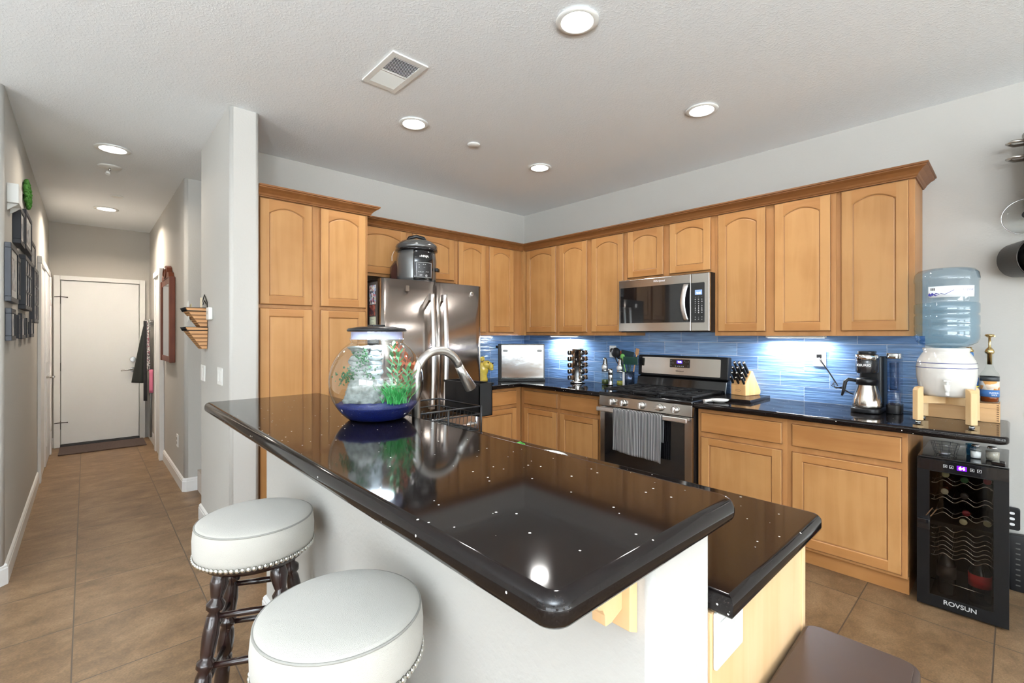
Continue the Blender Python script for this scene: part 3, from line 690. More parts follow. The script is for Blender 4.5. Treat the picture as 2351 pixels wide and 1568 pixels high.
# ---------------------------------------------------------------- microwave
t = thing('microwave', 'stainless over-the-range microwave below the short cabinet', 'microwave', (1.957, -0.2, 1.392))
mx0, mx1, mz0, mz1 = 1.572, 2.346, 1.400, 1.826
b = MB(); b.box(1.5795, 2.3415, -0.385, -0.0115, 1.3925, 1.8315); b.build('body', BLACKP, t)
b = MB(); b.box(mx0, 2.206, -0.414, -0.385, mz0, mz1); dr = b.build('door', STEELX, t, bevel=0.004)
b = MB(); b.box(2.208, mx1, -0.414, -0.385, mz0, mz1); pn = b.build('control_side', STEELX, t, bevel=0.004)
XZ = Matrix(((1,0,0,0),(0,0,-1,0),(0,1,0,0),(0,0,0,1)))
def plate(name, x0, x1, z0, z1, y, th, m, parent, r=0.004):
    b = MB(); b.slab(x0, x1, z0, z1, 0, th, r, 0); b.bm.transform(Matrix.Translation((0, y, 0)) @ XZ); return b.build(name, m, parent)
plate('window', 1.590, 2.203, 1.468, 1.762, -0.4142, 0.002, DARKGLASS, dr)
plate('keypad', 2.209, 2.312, 1.464, 1.758, -0.4142, 0.002, BLACKG, pn, 0.008)
plate('display', 2.240, 2.293, 1.668, 1.704, -0.4163, 0.0006, mat('blue_display', (0.12, 0.17, 0.28), 0.2, emit=(0.15, 0.25, 0.55), es=0.8), pn, 0.001)
text('9:46', 'clock_digits', 0.02, (2.268, -0.4172, 1.681), FACE_Y, LEDTXT, pn)
text('Whirlpool', 'brand_lettering', 0.024, (1.945, -0.4145, 1.797), FACE_Y, PRINTW, dr, shear=0.2)
keys = ['-', '-', '-', 'o', 'o', 'c', 'o', 'o', 'o', '=', '=', '-', '1', '2', '3', '4', '5', '6', '7', '8', '9', '*', '0', '=', '', '', '', '=', '-', '=', 'o', '=', 'c']
for i, k in enumerate(keys):
    if k: text(k, 'key_mark', 0.014, (2.242+0.025*(i % 3), -0.4166, 1.652-0.0165*(i//3)), FACE_Y, PRINTW, pn)
b = MB()
def mh(s, q):
    z = 1.478+0.272*s; bow = math.sin(PI*s); return (2.160+0.036*q-0.016*bow, -0.432-0.022*bow-0.004*math.sin(PI*q), z)
b.sheet(mh, 16, 5); hd = b.build('handle', BRIGHT, dr, solid=0.008)
b = MB(); b.box(2.165, 2.19, -0.432, -0.4145, 1.482, 1.50); b.box(2.165, 2.19, -0.432, -0.4145, 1.728, 1.746); b.build('handle_mount', BLACKP, dr)

# ---------------------------------------------------------------- fridge
t = thing('refrigerator', 'stainless french door fridge with a multicooker on top', 'refrigerator', (0.38, -1.70, 0))
SIDE = mat('dark_grey_enamel', (0.075, 0.07, 0.068), 0.4)
b = MB(); b.box(0.03, 0.685, -2.160, -1.250, 0.02, 1.765); b.build('body', SIDE, t)
b = MB(); b.box(0.45, 0.68, -2.14, -2.05, 1.7655, 1.79); b.box(0.45, 0.68, -1.36, -1.27, 1.7655, 1.79); b.build('hinge_cover', BLACKP, t, bevel=0.004)
def curved_door(name, y0, y1, z0, z1, bulge=0.012):
    b = MB(); yc, hw = -1.705, 0.46
    n = 14; prof = [(y0+(y1-y0)*i/n) for i in range(n+1)]
    pts = [(0.69, y0)]+[(0.752+bulge*(1-((y-yc)/hw)**2)-(0.010 if i in (0, n) else 0), y) for i, y in enumerate(prof)]+[(0.69, y1)]
    b.prism([(p[0], p[1]) for p in pts], 'z', z0, z1, 0, True); return b.build(name, FRSTEEL, t)
dl = curved_door('door', -2.163, -1.710, 0.728, 1.785); dr2 = curved_door('door', -1.700, -1.247, 0.728, 1.785); fz = curved_door('freezer_drawer', -2.163, -1.247, 0.06, 0.715)
for yy, dd in ((-1.765, dl), (-1.650, dr2)):
    b = MB(); pts = []
    for i in range(17):
        s = i/16; z = 0.80+0.89*s; pts.append((0.800+0.020*math.sin(PI*s), yy, z))
    for i, (a, c) in enumerate(zip(pts, pts[1:])): pass
    b.sheet(lambda s, q: (0.800+0.020*math.sin(PI*s)+0.006*math.sin(PI*q), yy-0.017+0.034*q, 0.80+0.89*s), 20, 6)
    b.build('handle', BRIGHT, dd, solid=0.012)
    b = MB(); b.box(0.758, 0.80, yy-0.014, yy+0.014, 1.64, 1.69); b.box(0.758, 0.80, yy-0.014, yy+0.014, 0.80, 0.85); b.build('handle_mount', BRIGHT, dd, bevel=0.003)
b = MB(); b.tube([(0.815, -2.05, 0.635), (0.83, -1.9, 0.637), (0.836, -1.705, 0.638), (0.83, -1.5, 0.637), (0.815, -1.355, 0.635)], 0.014, 12)
for y in (-2.03, -1.375): b.box(0.755, 0.82, y-0.012, y+0.012, 0.622, 0.648)
b.build('handle', BRIGHT, fz)
b = MB(); b.lathe([(0, 0.7515), (0.019, 0.7515), (0.019, 0.7545), (0.016, 0.756), (0, 0.756)], (0.003, -1.350, 1.715), 28, 0, 'x'); em = b.build('round_badge', BRIGHT, dr2)
text('GE', 'badge_lettering', 0.018, (0.7598, -1.350, 1.715), FACE_X, GREYM, dr2)
b = MB(); b.box(0.7625, 0.7635, -1.975, -1.945, 1.70, 1.742); b.build('dent_sticker', mat('clear_film', (0.5, 0.47, 0.44), 0.15, 1.0), dl)
# papers on the fridge's left side
for nm, lab, x0, x1, z0, z1, m in (
    ('magnet_photo', 'colourful photo magnet high on the left side of the fridge', 0.552, 0.655, 1.60, 1.742, picture('photo_print', [(0.7,0.7,0.7),(0.08,0.08,0.1),(0.5,0.2,0.25),(0.35,0.5,0.7),(0.6,0.55,0.4)], 60)),
    ('magnet_photo', 'dark red photo magnet below the colourful one on the fridge side', 0.552, 0.645, 1.515, 1.595, picture('red_print', [(0.2,0.05,0.04),(0.06,0.03,0.04),(0.35,0.12,0.08)], 40)),
    ('paper_note', 'pale green handwritten note on the fridge side above the fish bowl', 0.556, 0.655, 1.36, 1.508, picture('note_print', [(0.55,0.6,0.45),(0.6,0.62,0.48),(0.5,0.55,0.42)], 70))):
    b = MB(); b.box(x0, x1, -2.1625, -2.1605, z0, z1); o = tag(b.build(nm, m), lab, 'photo' if 'photo' in nm else 'note')
    if nm == 'paper_note':
        for k in range(5): text('~~--~', 'handwriting', 0.018, ((x0+x1)/2, -2.163, z1-0.02-0.027*k), FACE_Y, BLACKM, o, extrude=0.0001)
# ---------------------------------------------------------------- ceiling fixtures
LENS = mat('lit_lens', (1, 1, 1), 0.5, emit=(1.0, 0.985, 0.95), es=14)
def downlight(lab, x, y, r, power, grp, col=(1.0, 0.975, 0.94)):
    t = thing('recessed_light', lab, 'ceiling light', (x, y, H), group=grp)
    b = MB(); b.lathe([(r, -0.001), (r*1.32, -0.0015), (r*1.36, -0.004), (r*1.34, -0.008), (r*1.05, -0.010), (r, -0.009), (r, -0.001)], (x, y, H), 40); b.build('trim_ring', WHITEP, t)
    b = MB(); b.lathe([(0, -0.0065), (r*0.7, -0.006), (r, -0.004)], (x, y, H), 40); b.build('lens', LENS, t)
    l = bpy.data.lights.new('lamp_beam', 'AREA'); l.shape = 'DISK'; l.size = r*1.8; l.energy = power; l.color = col; l.spread = math.radians(150)
    o = bpy.data.objects.new('lamp_beam', l); COL.objects.link(o); o.parent = t; o.location = (0, 0, -0.013)
G = 'recessed ceiling lights over the kitchen'
downlight('lit recessed ceiling light nearest the viewer above the bar end', 2.55, -2.156, 0.069, 4.5, G)
downlight('lit recessed ceiling light left of centre in front of the pantry', 1.207, -2.170, 0.069, 4.5, G)
downlight('lit recessed ceiling light on the right side in front of the tall cabinets', 2.552, -0.975, 0.069, 4.5, G)
downlight('small lit recessed ceiling light nearest the inner kitchen corner', 1.21, -1.0, 0.069, 4.5, G)
G = 'recessed ceiling lights in the hall'
downlight('lit recessed ceiling light at the front of the hall', -0.656, -3.585, 0.078, 5, G, (1.0, 0.86, 0.70))
downlight('lit recessed ceiling light deep in the hall near the white door', -2.845, -3.568, 0.078, 20, G, (1.0, 0.86, 0.70))
t = thing('air_vent', 'white rectangular air vent grille on the kitchen ceiling', 'vent', (1.645, -2.546, H))
b = MB()
vx0, vx1, vy0, vy1 = 1.474, 1.817, -2.645, -2.446
z = H-0.0005
b.box(vx0, vx1, vy0, vy0+0.03, z-0.008, z); b.box(vx0, vx1, vy1-0.03, vy1, z-0.008, z); b.box(vx0, vx0+0.035, vy0+0.03, vy1-0.03, z-0.008, z); b.box(vx1-0.035, vx1, vy0+0.03, vy1-0.03, z-0.008, z); b.box(1.640, 1.650, vy0+0.03, vy1-0.03, z-0.009, z)
b.build('frame', WHITEP, t, bevel=0.002)
b = MB(); b.box(vx0+0.03, vx1-0.03, vy0+0.025, vy1-0.025, z-0.0012, z); b.build('duct_opening', BLACKM, t)
for k in range(12):
    for (xa, sg) in ((1.652, 1), (1.510, -1)):
        x = xa+0.0108*k+0.004; b = MB(); dx = 0.0042
        b.poly([(x-dx*sg, vy0+0.028, z-0.0015), (x-dx*sg, vy1-0.028, z-0.0015), (x+dx*sg, vy1-0.028, z-0.0085), (x+dx*sg, vy0+0.028, z-0.0085)]); b.build('louver', WHITEP, t, solid=0.0012)
def sprinkler(lab, x, y, r, drop):
    t = thing('fire_sprinkler', lab, 'sprinkler', (x, y, H))
    b = MB(); b.lathe([(0, -0.001), (r, -0.001), (r, -0.006), (r*0.85, -0.012), (0, -0.013)], (x, y, H), 28); b.build('cover_plate', WHITEP, t)
    if drop:
        b = MB(); b.cyl((x, y, H-0.013), (x, y, H-0.035), 0.008); b.tube([(x, y, H-0.03), (x+0.02, y-0.01, H-0.055)], 0.006); b.build('stem', CHROME, t)
        b = MB(); b.cyl((x+0.02, y-0.01, H-0.05), (x+0.028, y-0.014, H-0.072), 0.013, 0.016); b.build('nozzle', WHITEP, t)
sprinkler('small round sprinkler cover on the kitchen ceiling', 1.209, -1.68, 0.045, False)
sprinkler('round ceiling sprinkler with dropped nozzle in the hall', -1.148, -3.588, 0.075, True)
sprinkler('small plain round cover on the far hall ceiling', -2.165, -3.507, 0.05, False)

# ---------------------------------------------------------------- fish bowl
BX, BY, BZ = 2.254, -2.943, 1.0675
t = thing('fish_bowl', 'round glass aquarium with dark lid and lit collar on the bar top', 'aquarium', (BX, BY, BZ))
R = 0.168; zc = 0.139
def bowlprof(R, off=0.0, z0=0.0, z1=0.280, n=26):
    out = []
    for i in range(n+1):
        a = math.asin(max(-1, min(1, (z0-zc)/R))) + (math.asin(min(1, (z1-zc)/R))-math.asin(max(-1, (z0-zc)/R)))*i/n
        out.append((R*math.cos(a)*(1.0), zc+R*math.sin(a)))
    return out
pr = bowlprof(R, z0=0.004)
pr = [(0, 0.0005), (pr[0][0]*0.9, 0.0005)]+[(r, max(z, 0.0015)) for r, z in pr]+[(0.098, 0.292), (0.094, 0.300), (0.094, 0.318)]
b = MB(); b.lathe(pr, (BX, BY, BZ), 64); b.build('glass_globe', clear('aquarium_glass', (0.93, 0.95, 0.95), 1.6, gloss=1.6), t)
GRAVEL = mat('blue_gravel', (0.001, 0.007, 0.085), 0.5, bump=1.0, bscale=300, var=0.9, vscale=220)
gp = [(r*0.985, z) for r, z in bowlprof(R, z0=0.006, z1=0.056, n=8)]
b = MB(); b.lathe([(0, 0.003), (gp[0][0]*0.9, 0.003)]+gp+[(gp[-1][0]*0.7, 0.064), (0.04, 0.066), (0, 0.066)], (BX, BY, BZ), 64)
for v in b.bm.verts:
    if v.co.z > BZ+0.05: v.co.z += 0.006*noise.noise(v.co*60)
g = b.build('gravel', GRAVEL, t); g['kind'] = 'stuff'
WATER = clear('water_surface', (0.93, 0.97, 0.97), 1.33)
b = MB(); b.lathe([(0, 0.284), (0.098, 0.284)], (BX, BY, BZ), 48); b.build('water_surface', WATER, t)
b = MB(); b.lathe([(0.0935, 0.290), (0.091, 0.293), (0.091, 0.317), (0.0, 0.318)], (BX, BY, BZ), 48)
b.build('light_collar', mat('lit_collar', (0.42, 0.44, 0.62), 0.3, emit=(0.55, 0.58, 1.0), es=0.16, var=0.3, vscale=30), t)
area_light('aquarium_glow', (BX, BY, BZ+0.288), (0, 0, 0), 0.12, 0.12, 0.8, (0.85, 0.9, 1.0), 'DISK')
b = MB(); b.lathe([(0, 0.3185), (0.104, 0.3185), (0.106, 0.323), (0.100, 0.330), (0.06, 0.336), (0, 0.338)], (BX, BY, BZ), 56); lid = b.build('lid', BLACKP, t)
b = MB(); b.slab(BX-0.02, BX+0.03, BY-0.03, BY+0.02, BZ+0.335, BZ+0.343, 0.006, 0.002); b.build('feeding_hatch', BLACKP, lid)
# stone ornament: two ruined towers with moss
STONE = mat('grey_stone', (0.22, 0.235, 0.22), 0.9, bump=1.0, bscale=90, var=0.75, vscale=70)
MOSS = mat('moss_green', (0.02, 0.11, 0.03), 0.8, var=0.5, vscale=60)
Rv = Vector((math.sin(YAW), math.cos(YAW), 0)); Fv = Vector((-math.cos(YAW), math.sin(YAW), 0))
def bowlpt(l, d, z): p = Vector((BX, BY, BZ))+Rv*l+Fv*d; return (p.x, p.y, BZ+z)
orn = thing('aquarium_ornament', 'mossy grey stone castle ruin standing inside the fish bowl', 'ornament', bowlpt(-0.05, 0.0, 0.062))
def rough(b, amt, sc):
    for v in b.bm.verts:
        q = noise.noise_vector(v.co*sc); v.co += Vector((q.x, q.y, q.z))*amt
b = MB(); b.M = Matrix.Translation(bowlpt(-0.066, 0.01, 0)) @ Matrix.Rotation(YAW, 4, 'Z')
for k in range(12):
    z = 0.055+0.0175*k; w = 0.034+0.004*math.sin(k*1.7)+(0.010 if k < 3 else 0)
    b.lathe([(0, z), (w, z), (w+0.002, z+0.004), (w+0.002, z+0.0125), (w, z+0.0165), (0, z+0.0165)], (0, 0, 0), 14)
b.lathe([(0, 0.255), (0.040, 0.255), (0.044, 0.262), (0.0, 0.266)], (0, 0, 0), 14); rough(b, 0.008, 40); rough(b, 0.004, 110); b.build('tall_tower', STONE, orn)
b = MB(); b.M = Matrix.Translation(bowlpt(-0.012, 0.02, 0)) @ Matrix.Rotation(YAW, 4, 'Z')
for k in range(12):
    z = 0.055+0.0175*k; w = 0.022+0.003*math.sin(k*2.3)
    b.lathe([(0, z), (w, z), (w+0.002, z+0.004), (w+0.002, z+0.0125), (w, z+0.0165), (0, z+0.0165)], (0, 0, 0), 12)
rough(b, 0.008, 45); rough(b, 0.004, 120); b.build('slim_tower', mat('pale_stone', (0.38, 0.43, 0.46), 0.9, bump=1.0, bscale=90, var=0.6, vscale=70), orn)
b = MB(); b.M = Matrix.Translation(bowlpt(-0.035, -0.035, 0)) @ Matrix.Rotation(YAW+PI/2, 4, 'Z')
RB = [(0, 0.055), (0.072, 0.055), (0.078, 0.075), (0.066, 0.10), (0.055, 0.125), (0.042, 0.145), (0.022, 0.152), (0, 0.153)]
RBF = [(RB[k][0]+(RB[k+1][0]-RB[k][0])*q/6, RB[k][1]+(RB[k+1][1]-RB[k][1])*q/6) for k in range(1, len(RB)-1) for q in range(6)]
b.lathe([(0, 0.055)]+RBF+[(0, 0.153)], (0, 0, 0), 60, sx=0.65); rough(b, 0.010, 30); rough(b, 0.006, 85); rough(b, 0.003, 190); b.build('rock_base', STONE, orn)
b = MB()
for k in range(240):
    c = random.choice([(-0.10, -0.03, 0.155), (-0.085, -0.02, 0.17), (-0.045, -0.02, 0.20), (-0.05, -0.03, 0.225), (-0.12, -0.02, 0.14), (-0.02, -0.04, 0.17)])
    l, d, z = [c[i]+random.gauss(0, (0.014, 0.010, 0.014)[i]) for i in range(3)]
    if (l*l+d*d+(z-zc)**2) > (R*0.93)**2: continue
    b.ball(bowlpt(l, d, z), random.uniform(0.002, 0.0045), n=5, m=4)
b.build('moss', MOSS, orn)['kind'] = 'stuff'
def blades(name, n, base, spread, h, w, m, parent, curl=0.5, z0=0.062, bendl=0):
    b = MB()
    for k in range(n):
        l0, d0 = base[0]+random.gauss(0, 0.020), base[1]+random.gauss(0, 0.014); a = random.uniform(0, 2*PI); hh = h*random.uniform(0.6, 1.1); s = spread*random.uniform(0.3, 1)
        prev = None; segs = 5
        for i in range(segs+1):
            q = i/segs; l = l0+math.cos(a)*s*q**1.5+bendl*q*q; d = d0+math.sin(a)*s*q**1.5; z = z0+hh*(q-curl*0.35*q*q)
            rr = math.sqrt(l*l+d*d+((z-zc))**2)
            if rr > R*0.94: f = R*0.94/rr; l *= f; d *= f; z = zc+(z-zc)*f
            ww = w*(1-q)**0.7*(1 if q > 0 else 0.6)
            A = b.v(bowlpt(l-ww*0.7, d-ww*0.3, z)); B = b.v(bowlpt(l+ww*0.7, d+ww*0.3, z+ww*0.2))
            if prev: b.face([prev[0], prev[1], B, A])
            prev = (A, B)
    return b.build(name, m, parent, solid=0.0006)
pl = tag(blades('aquarium_plant', 110, (0.080, -0.055), 0.075, 0.095, 0.0022, mat('bright_plant_green', (0.03, 0.30, 0.06), 0.5, var=0.5, vscale=40), None), 'bushy bright green plastic plant at the front right inside the fish bowl', 'aquarium plant')
def leafy(name, stems, m, parent=None):
    b = MB()
    for (l, d, h, lean) in stems:
        for k in range(int(h/0.010)):
            z = 0.075+0.010*k; q = k*0.010/h; a = k*2.4; s = 0.026*(1-0.3*q); l0 = l+lean*q; prev = None
            for i in range(4):
                f = i/3; ll = l0+math.cos(a)*s*f; dd = d+math.sin(a)*s*f; zz = z+0.022*f; ww = 0.005*math.sin(PI*min(1, f*0.8+0.15))
                rr = math.sqrt(ll*ll+dd*dd+(zz-zc)**2)
                if rr > R*0.94: g = R*0.94/rr; ll *= g; dd *= g; zz = zc+(zz-zc)*g
                A = b.v(bowlpt(ll-ww*abs(math.sin(a))-ww*0.4, dd, zz)); B = b.v(bowlpt(ll+ww*abs(math.sin(a))+ww*0.4, dd+ww*0.5, zz+ww*0.3))
                if prev: b.face([prev[0], prev[1], B, A])
                prev = (A, B)
        b.tube([bowlpt(l+lean*q, d, 0.065+h*q) for q in (0, 0.5, 0.97)], 0.0014, 6)
    return b.build(name, m, parent, solid=0.0005)
tag(leafy('aquarium_plant', [(0.062, 0.02, 0.20, 0.0), (0.085, 0.0, 0.19, 0.0), (0.10, -0.01, 0.16, 0.012), (0.115, 0.02, 0.13, 0.01)], mat('red_brown_plant', (0.36, 0.085, 0.035), 0.5, var=0.6, vscale=35)), 'tall rust red leafy plastic plant inside the fish bowl', 'aquarium plant')
tag(leafy('aquarium_plant', [(0.075, -0.02, 0.17, 0.01), (0.105, -0.03, 0.12, 0.015), (0.045, 0.01, 0.20, 0.012), (0.12, 0.0, 0.10, 0.01)], mat('soft_plant_green', (0.07, 0.24, 0.09), 0.5, var=0.6, vscale=35)), 'tall soft green leafy plastic plant inside the fish bowl', 'aquarium plant')

# ---------------------------------------------------------------- sink side of the island
t = thing('kitchen_faucet', 'brushed nickel gooseneck faucet behind the raised bar', 'faucet', (2.287, -2.80, CT))
b = MB(); b.lathe([(0, 0.0005), (0.028, 0.0005), (0.028, 0.006), (0.020, 0.012), (0.016, 0.05), (0.014, 0.06), (0, 0.06)], (2.287, -2.80, CT), 24); b.build('base', NICKEL, t)
pts = [(2.287, -2.80, CT+0.05), (2.287, -2.80, 1.20)]
for i in range(15):
    a = PI-(PI*0.87)*i/14; pts.append((2.287, -2.695+0.105*math.cos(a), 1.205+0.106*math.sin(a)))
b = MB(); b.tube(pts, 0.0165, 18); b.build('spout', NICKEL, t)
e = Vector(pts[-1]); dr_ = (Vector(pts[-1])-Vector(pts[-2])).normalized()
e2 = e+dr_*0.105+Vector((0, 0.012, -0.006))
b = MB(); b.tube([e+dr_*0.002, e+dr_*0.03, e2], [0.0175, 0.0185, 0.0255], 20); b.build('spray_head', NICKEL, t)
b = MB(); b.cyl((2.300, -2.80, CT+0.04), (2.33, -2.80, CT+0.045), 0.007); b.tube([(2.33, -2.80, CT+0.045), (2.345, -2.805, CT+0.11)], [0.007, 0.005]); b.build('lever', NICKEL, t)
t = thing('kitchen_sink', 'stainless undermount sink in the island counter', 'sink', (2.5, -2.6, CT))
b = MB(); b.box(2.24, 2.70, -2.76, -2.40, CT+0.0005, CT+0.0015); b.build('basin', STEELX, t)
t = thing('dish_rack', 'black wire dish rack beside the faucet on the island counter', 'dish rack', (1.97, -2.53, CT))
rx0, rx1, ry0, ry1 = 1.80, 2.15, -2.74, -2.37
WIRE = mat('black_wire', (0.02, 0.02, 0.022), 0.3)
b = MB()
def loop(z, ins=0.0, r=0.004): b.tube([(rx0+ins, ry0+ins, z), (rx1-ins, ry0+ins, z), (rx1-ins, ry1-ins, z), (rx0+ins, ry1-ins, z)], r, 8, closed=True)
loop(CT+0.135); loop(CT+0.10, 0, 0.003); loop(CT+0.025, 0.01)
for i in range(12):
    x = rx0+0.01+(rx1-rx0-0.02)*i/11; b.tube([(x, ry0, CT+0.10), (x, ry0+0.01, CT+0.025), (x, ry1-0.01, CT+0.025), (x, ry1, CT+0.10)], 0.002, 6)
for x in (rx0, rx1):
    for y in (ry0, (ry0+ry1)/2, ry1): b.tube([(x, y, CT+0.002), (x, y, CT+0.135)], 0.004, 8)
for i in range(8):
    x = rx0+0.03+0.04*i; b.tube([(x, -2.60, CT+0.028), (x, -2.59, CT+0.115), (x+0.012, -2.585, CT+0.12), (x+0.012, -2.58, CT+0.03)], 0.002, 6)
b.build('wire_frame', WIRE, t)
b = MB(); b.slab(rx0-0.01, rx1+0.01, ry0-0.01, ry1+0.01, CT+0.001, CT+0.012, 0.02, 0.004); b.build('drip_tray', BLACKP, t)
b = MB()
cx0, cx1, cy0, cy1, cz0, cz1 = 1.845, 2.13, -2.365, -2.285, 0.985, 1.142
for x in (cx0, cx0+0.093, cx0+0.187, cx1-0.004): b.box(x, x+0.004, cy0, cy1, cz0, cz1)
b.box(cx0, cx1, cy0, cy0+0.004, cz0, cz1); b.box(cx0, cx1, cy1-0.004, cy1, cz0, cz1); b.box(cx0, cx1, cy0, cy1, cz0, cz0+0.004)
b.box(cx0-0.006, cx1+0.006, cy0-0.006, cy0, cz1-0.01, cz1); b.box(cx0-0.006, cx1+0.006, cy1, cy1+0.006, cz1-0.01, cz1)
b.build('utensil_caddy', BLACKP, t)
t = thing('white_bowl', 'white ceramic bowl on the island counter just showing over the bar top', 'bowl', (2.86, -2.70, CT))
b = MB(); b.lathe([(0, 0.001), (0.035, 0.001), (0.038, 0.006), (0.062, 0.05), (0.078, 0.098), (0.075, 0.098), (0.058, 0.052), (0.03, 0.012), (0, 0.01)], (2.86, -2.70, CT), 36); b.build('body', WHITEC, t)
t = thing('herb_pot', 'small dark pot with one bright green leaf peeking over the bar top', 'plant', (2.71, -2.66, CT))
b = MB(); b.lathe([(0, 0.001), (0.026, 0.001), (0.032, 0.085), (0.028, 0.085), (0.024, 0.07), (0, 0.07)], (2.71, -2.66, CT), 24); b.build('pot', BLACKM, t)
b = MB(); b.tube([(2.71, -2.66, CT+0.07), (2.71, -2.66, CT+0.10)], 0.0015, 6)
b.sheet(lambda s, q: (2.71+0.022*math.sin(PI*s)*(q-0.5)*1.6+0.010*s, -2.66+0.02*(q-0.5)*math.sin(PI*s), CT+0.095+0.026*s*(1-0.3*s)-0.008*abs(q-0.5)), 8, 6); b.build('leaf', mat('leaf_green', (0.10, 0.42, 0.06), 0.5), t, solid=0.0008)

# ---------------------------------------------------------------- bar stools
LEGW = mat('dark_mahogany', (0.016, 0.006, 0.005), 0.2, coat=0.4, var=0.4)
LINEN = mat('cream_linen', (0.50, 0.475, 0.425), 0.95, bump=0.8, bscale=700, sheen=0.3)
PIPING = mat('grey_piping', (0.27, 0.26, 0.235), 0.9)
NAIL = mat('silver_nail', (0.70, 0.69, 0.64), 0.25, 1.0)
def make_stool(lab, x, y, rot):
    t = thing('bar_stool', lab, 'bar stool', (x, y, 0), rot, 'round cream seat bar stools at the bar', local=True)
    zt = 0.772; rs = 0.178
    b = MB(); b.lathe([(0, zt-0.11), (rs*0.95, zt-0.11), (rs*0.985, zt-0.106), (rs*1.005, zt-0.085), (rs*1.01, zt-0.05), (rs*0.995, zt-0.022), (rs*0.965, zt-0.008), (rs*0.92, zt-0.003), (rs*0.7, zt+0.003), (rs*0.35, zt+0.006), (0, zt+0.007)], n=72)
    seat = b.build('seat', LINEN, t)
    b = MB(); b.tube([(rs*0.972*math.cos(2*PI*k/72), rs*0.972*math.sin(2*PI*k/72), zt-0.010) for k in range(72)], 0.0028, 8, closed=True); b.build('piping', PIPING, seat)
    nm = None
    for k in range(72):
        a = 2*PI*k/72; c = (rs*0.995*math.cos(a), rs*0.995*math.sin(a), zt-0.105)
        if nm is None:
            b = MB(); b.lathe([(0, 0), (0.0078, 0), (0.0072, 0.003), (0.004, 0.0055), (0, 0.006)], (0,0,0), 10, 0, 'x'); nm = b.build('upholstery_nail', NAIL, seat); o = nm
        else: o = nm.copy(); COL.objects.link(o); o.parent = seat
        o.location = c; o.rotation_euler = (0, 0, a)
    b = MB(); b.lathe([(0, zt-0.135), (rs*0.85, zt-0.135), (rs*0.88, zt-0.1105), (0, zt-0.1105)], n=40); b.build('seat_frame', LEGW, t)
    prof = [(0.0, 0.010), (0.02, 0.013), (0.10, 0.015), (0.12, 0.019), (0.135, 0.013), (0.15, 0.017), (0.22, 0.0195), (0.30, 0.018), (0.33, 0.014), (0.345, 0.020), (0.365, 0.020), (0.375, 0.0155),
            (0.40, 0.020), (0.46, 0.0205), (0.52, 0.018), (0.545, 0.0145), (0.56, 0.0205), (0.585, 0.020), (0.595, 0.015), (0.62, 0.017), (0.70, 0.019), (0.78, 0.0165), (0.80, 0.013), (0.815, 0.020), (0.84, 0.021), (0.86, 0.014), (0.88, 0.0165), (0.93, 0.021), (0.955, 0.019), (1.0, 0.015)]
    legs = []
    for k in range(4):
        a = math.radians(-71+90*k)-rot
        p0 = Vector((0.225*math.cos(a), 0.225*math.sin(a), 0.0)); p1 = Vector((0.112*math.cos(a), 0.112*math.sin(a), zt-0.13)); legs.append((p0, p1))
        b = MB(); b.tube([p0.lerp(p1, s) for s, r in prof], [0.017+(r-0.017)*1.5+0.0035 for s, r in prof], 20); b.build('leg', LEGW, t)
    for z, off in ((0.20, 0), (0.36, 0), (0.50, 0), (0.28, 1), (0.44, 1)):
        for k in ((0, 2) if off == 0 else (1, 3)):
            A, B = legs[k], legs[(k+1) % 4]; s = z/(zt-0.13)
            b = MB(); b.tube([A[0].lerp(A[1], s), A[0].lerp(A[1], s).lerp(B[0].lerp(B[1], s), 0.5), B[0].lerp(B[1], s)], [0.008, 0.0105, 0.008], 12); b.build('stretcher', LEGW, t)
    return t
make_stool('cream topped bar stool farther from the viewer, next to the white pillar', 2.112, -3.309, 0)
make_stool('cream topped bar stool nearest the viewer, cut by the bottom of the photo', 2.824, -3.312, 0.0)

# ---------------------------------------------------------------- trash can and island outlet
t = thing('trash_can', 'dark brown plastic bin with flat lid beside the island end panel', 'trash can', (3.60, -2.56, 0))
BROWN = mat('dark_brown_plastic', (0.045, 0.026, 0.020), 0.42, bump=0.15, bscale=500)
M_ = Matrix.Translation((3.588, -2.56, 0)) @ Matrix.Rotation(math.radians(1.5), 4, 'Z')
b = MB(M_); b.slab(-0.10, 0.10, -0.215, 0.215, 0.0, 0.575, 0.03, 0.008); b.build('bin_body', BROWN, t)
b = MB(M_); b.slab(-0.115, 0.115, -0.24, 0.235, 0.576, 0.618, 0.032, 0.010); ld = b.build('lid', BROWN, t)
b = MB(M_); b.slab(-0.104, 0.104, -0.20, 0.223, 0.6185, 0.6215, 0.028, 0.001); b.build('lid_flap', mat('brown_flap', (0.052, 0.030, 0.023), 0.38), ld)
b = MB(M_); b.slab(-0.03, 0.03, 0.2355, 0.247, 0.58, 0.60, 0.004, 0.002); b.build('latch', mat('grey_blue_latch', (0.12, 0.14, 0.25), 0.3), t)
def xplate(name, lab, x, y0, y1, z0, z1, parent=None, kind='outlet', rock=2):
    t = thing(name, lab, kind, (x, (y0+y1)/2, (z0+z1)/2))
    b = MB(); b.slab(y0, y1, z0, z1, 0, 0.006, 0.006, 0.002); b.bm.transform(Matrix.Translation((x+0.0005, 0, 0)) @ Matrix(((0,0,1,0),(1,0,0,0),(0,1,0,0),(0,0,0,1)))); b.build('cover_plate', WHITEP, t)
    for k in range(rock):
        yc = y0+(y1-y0)*(k+0.5)/rock; b = MB(); b.box(x+0.0068, x+0.009, yc-0.016, yc+0.016, (z0+z1)/2-0.033, (z0+z1)/2+0.033); b.build('switch_rocker', WHITEP, t, bevel=0.001)
    return t
xplate('wall_switch', 'white double rocker plate on the island end panel under the counter', 3.4632, -2.880, -2.755, 0.755, 0.862, kind='switch')
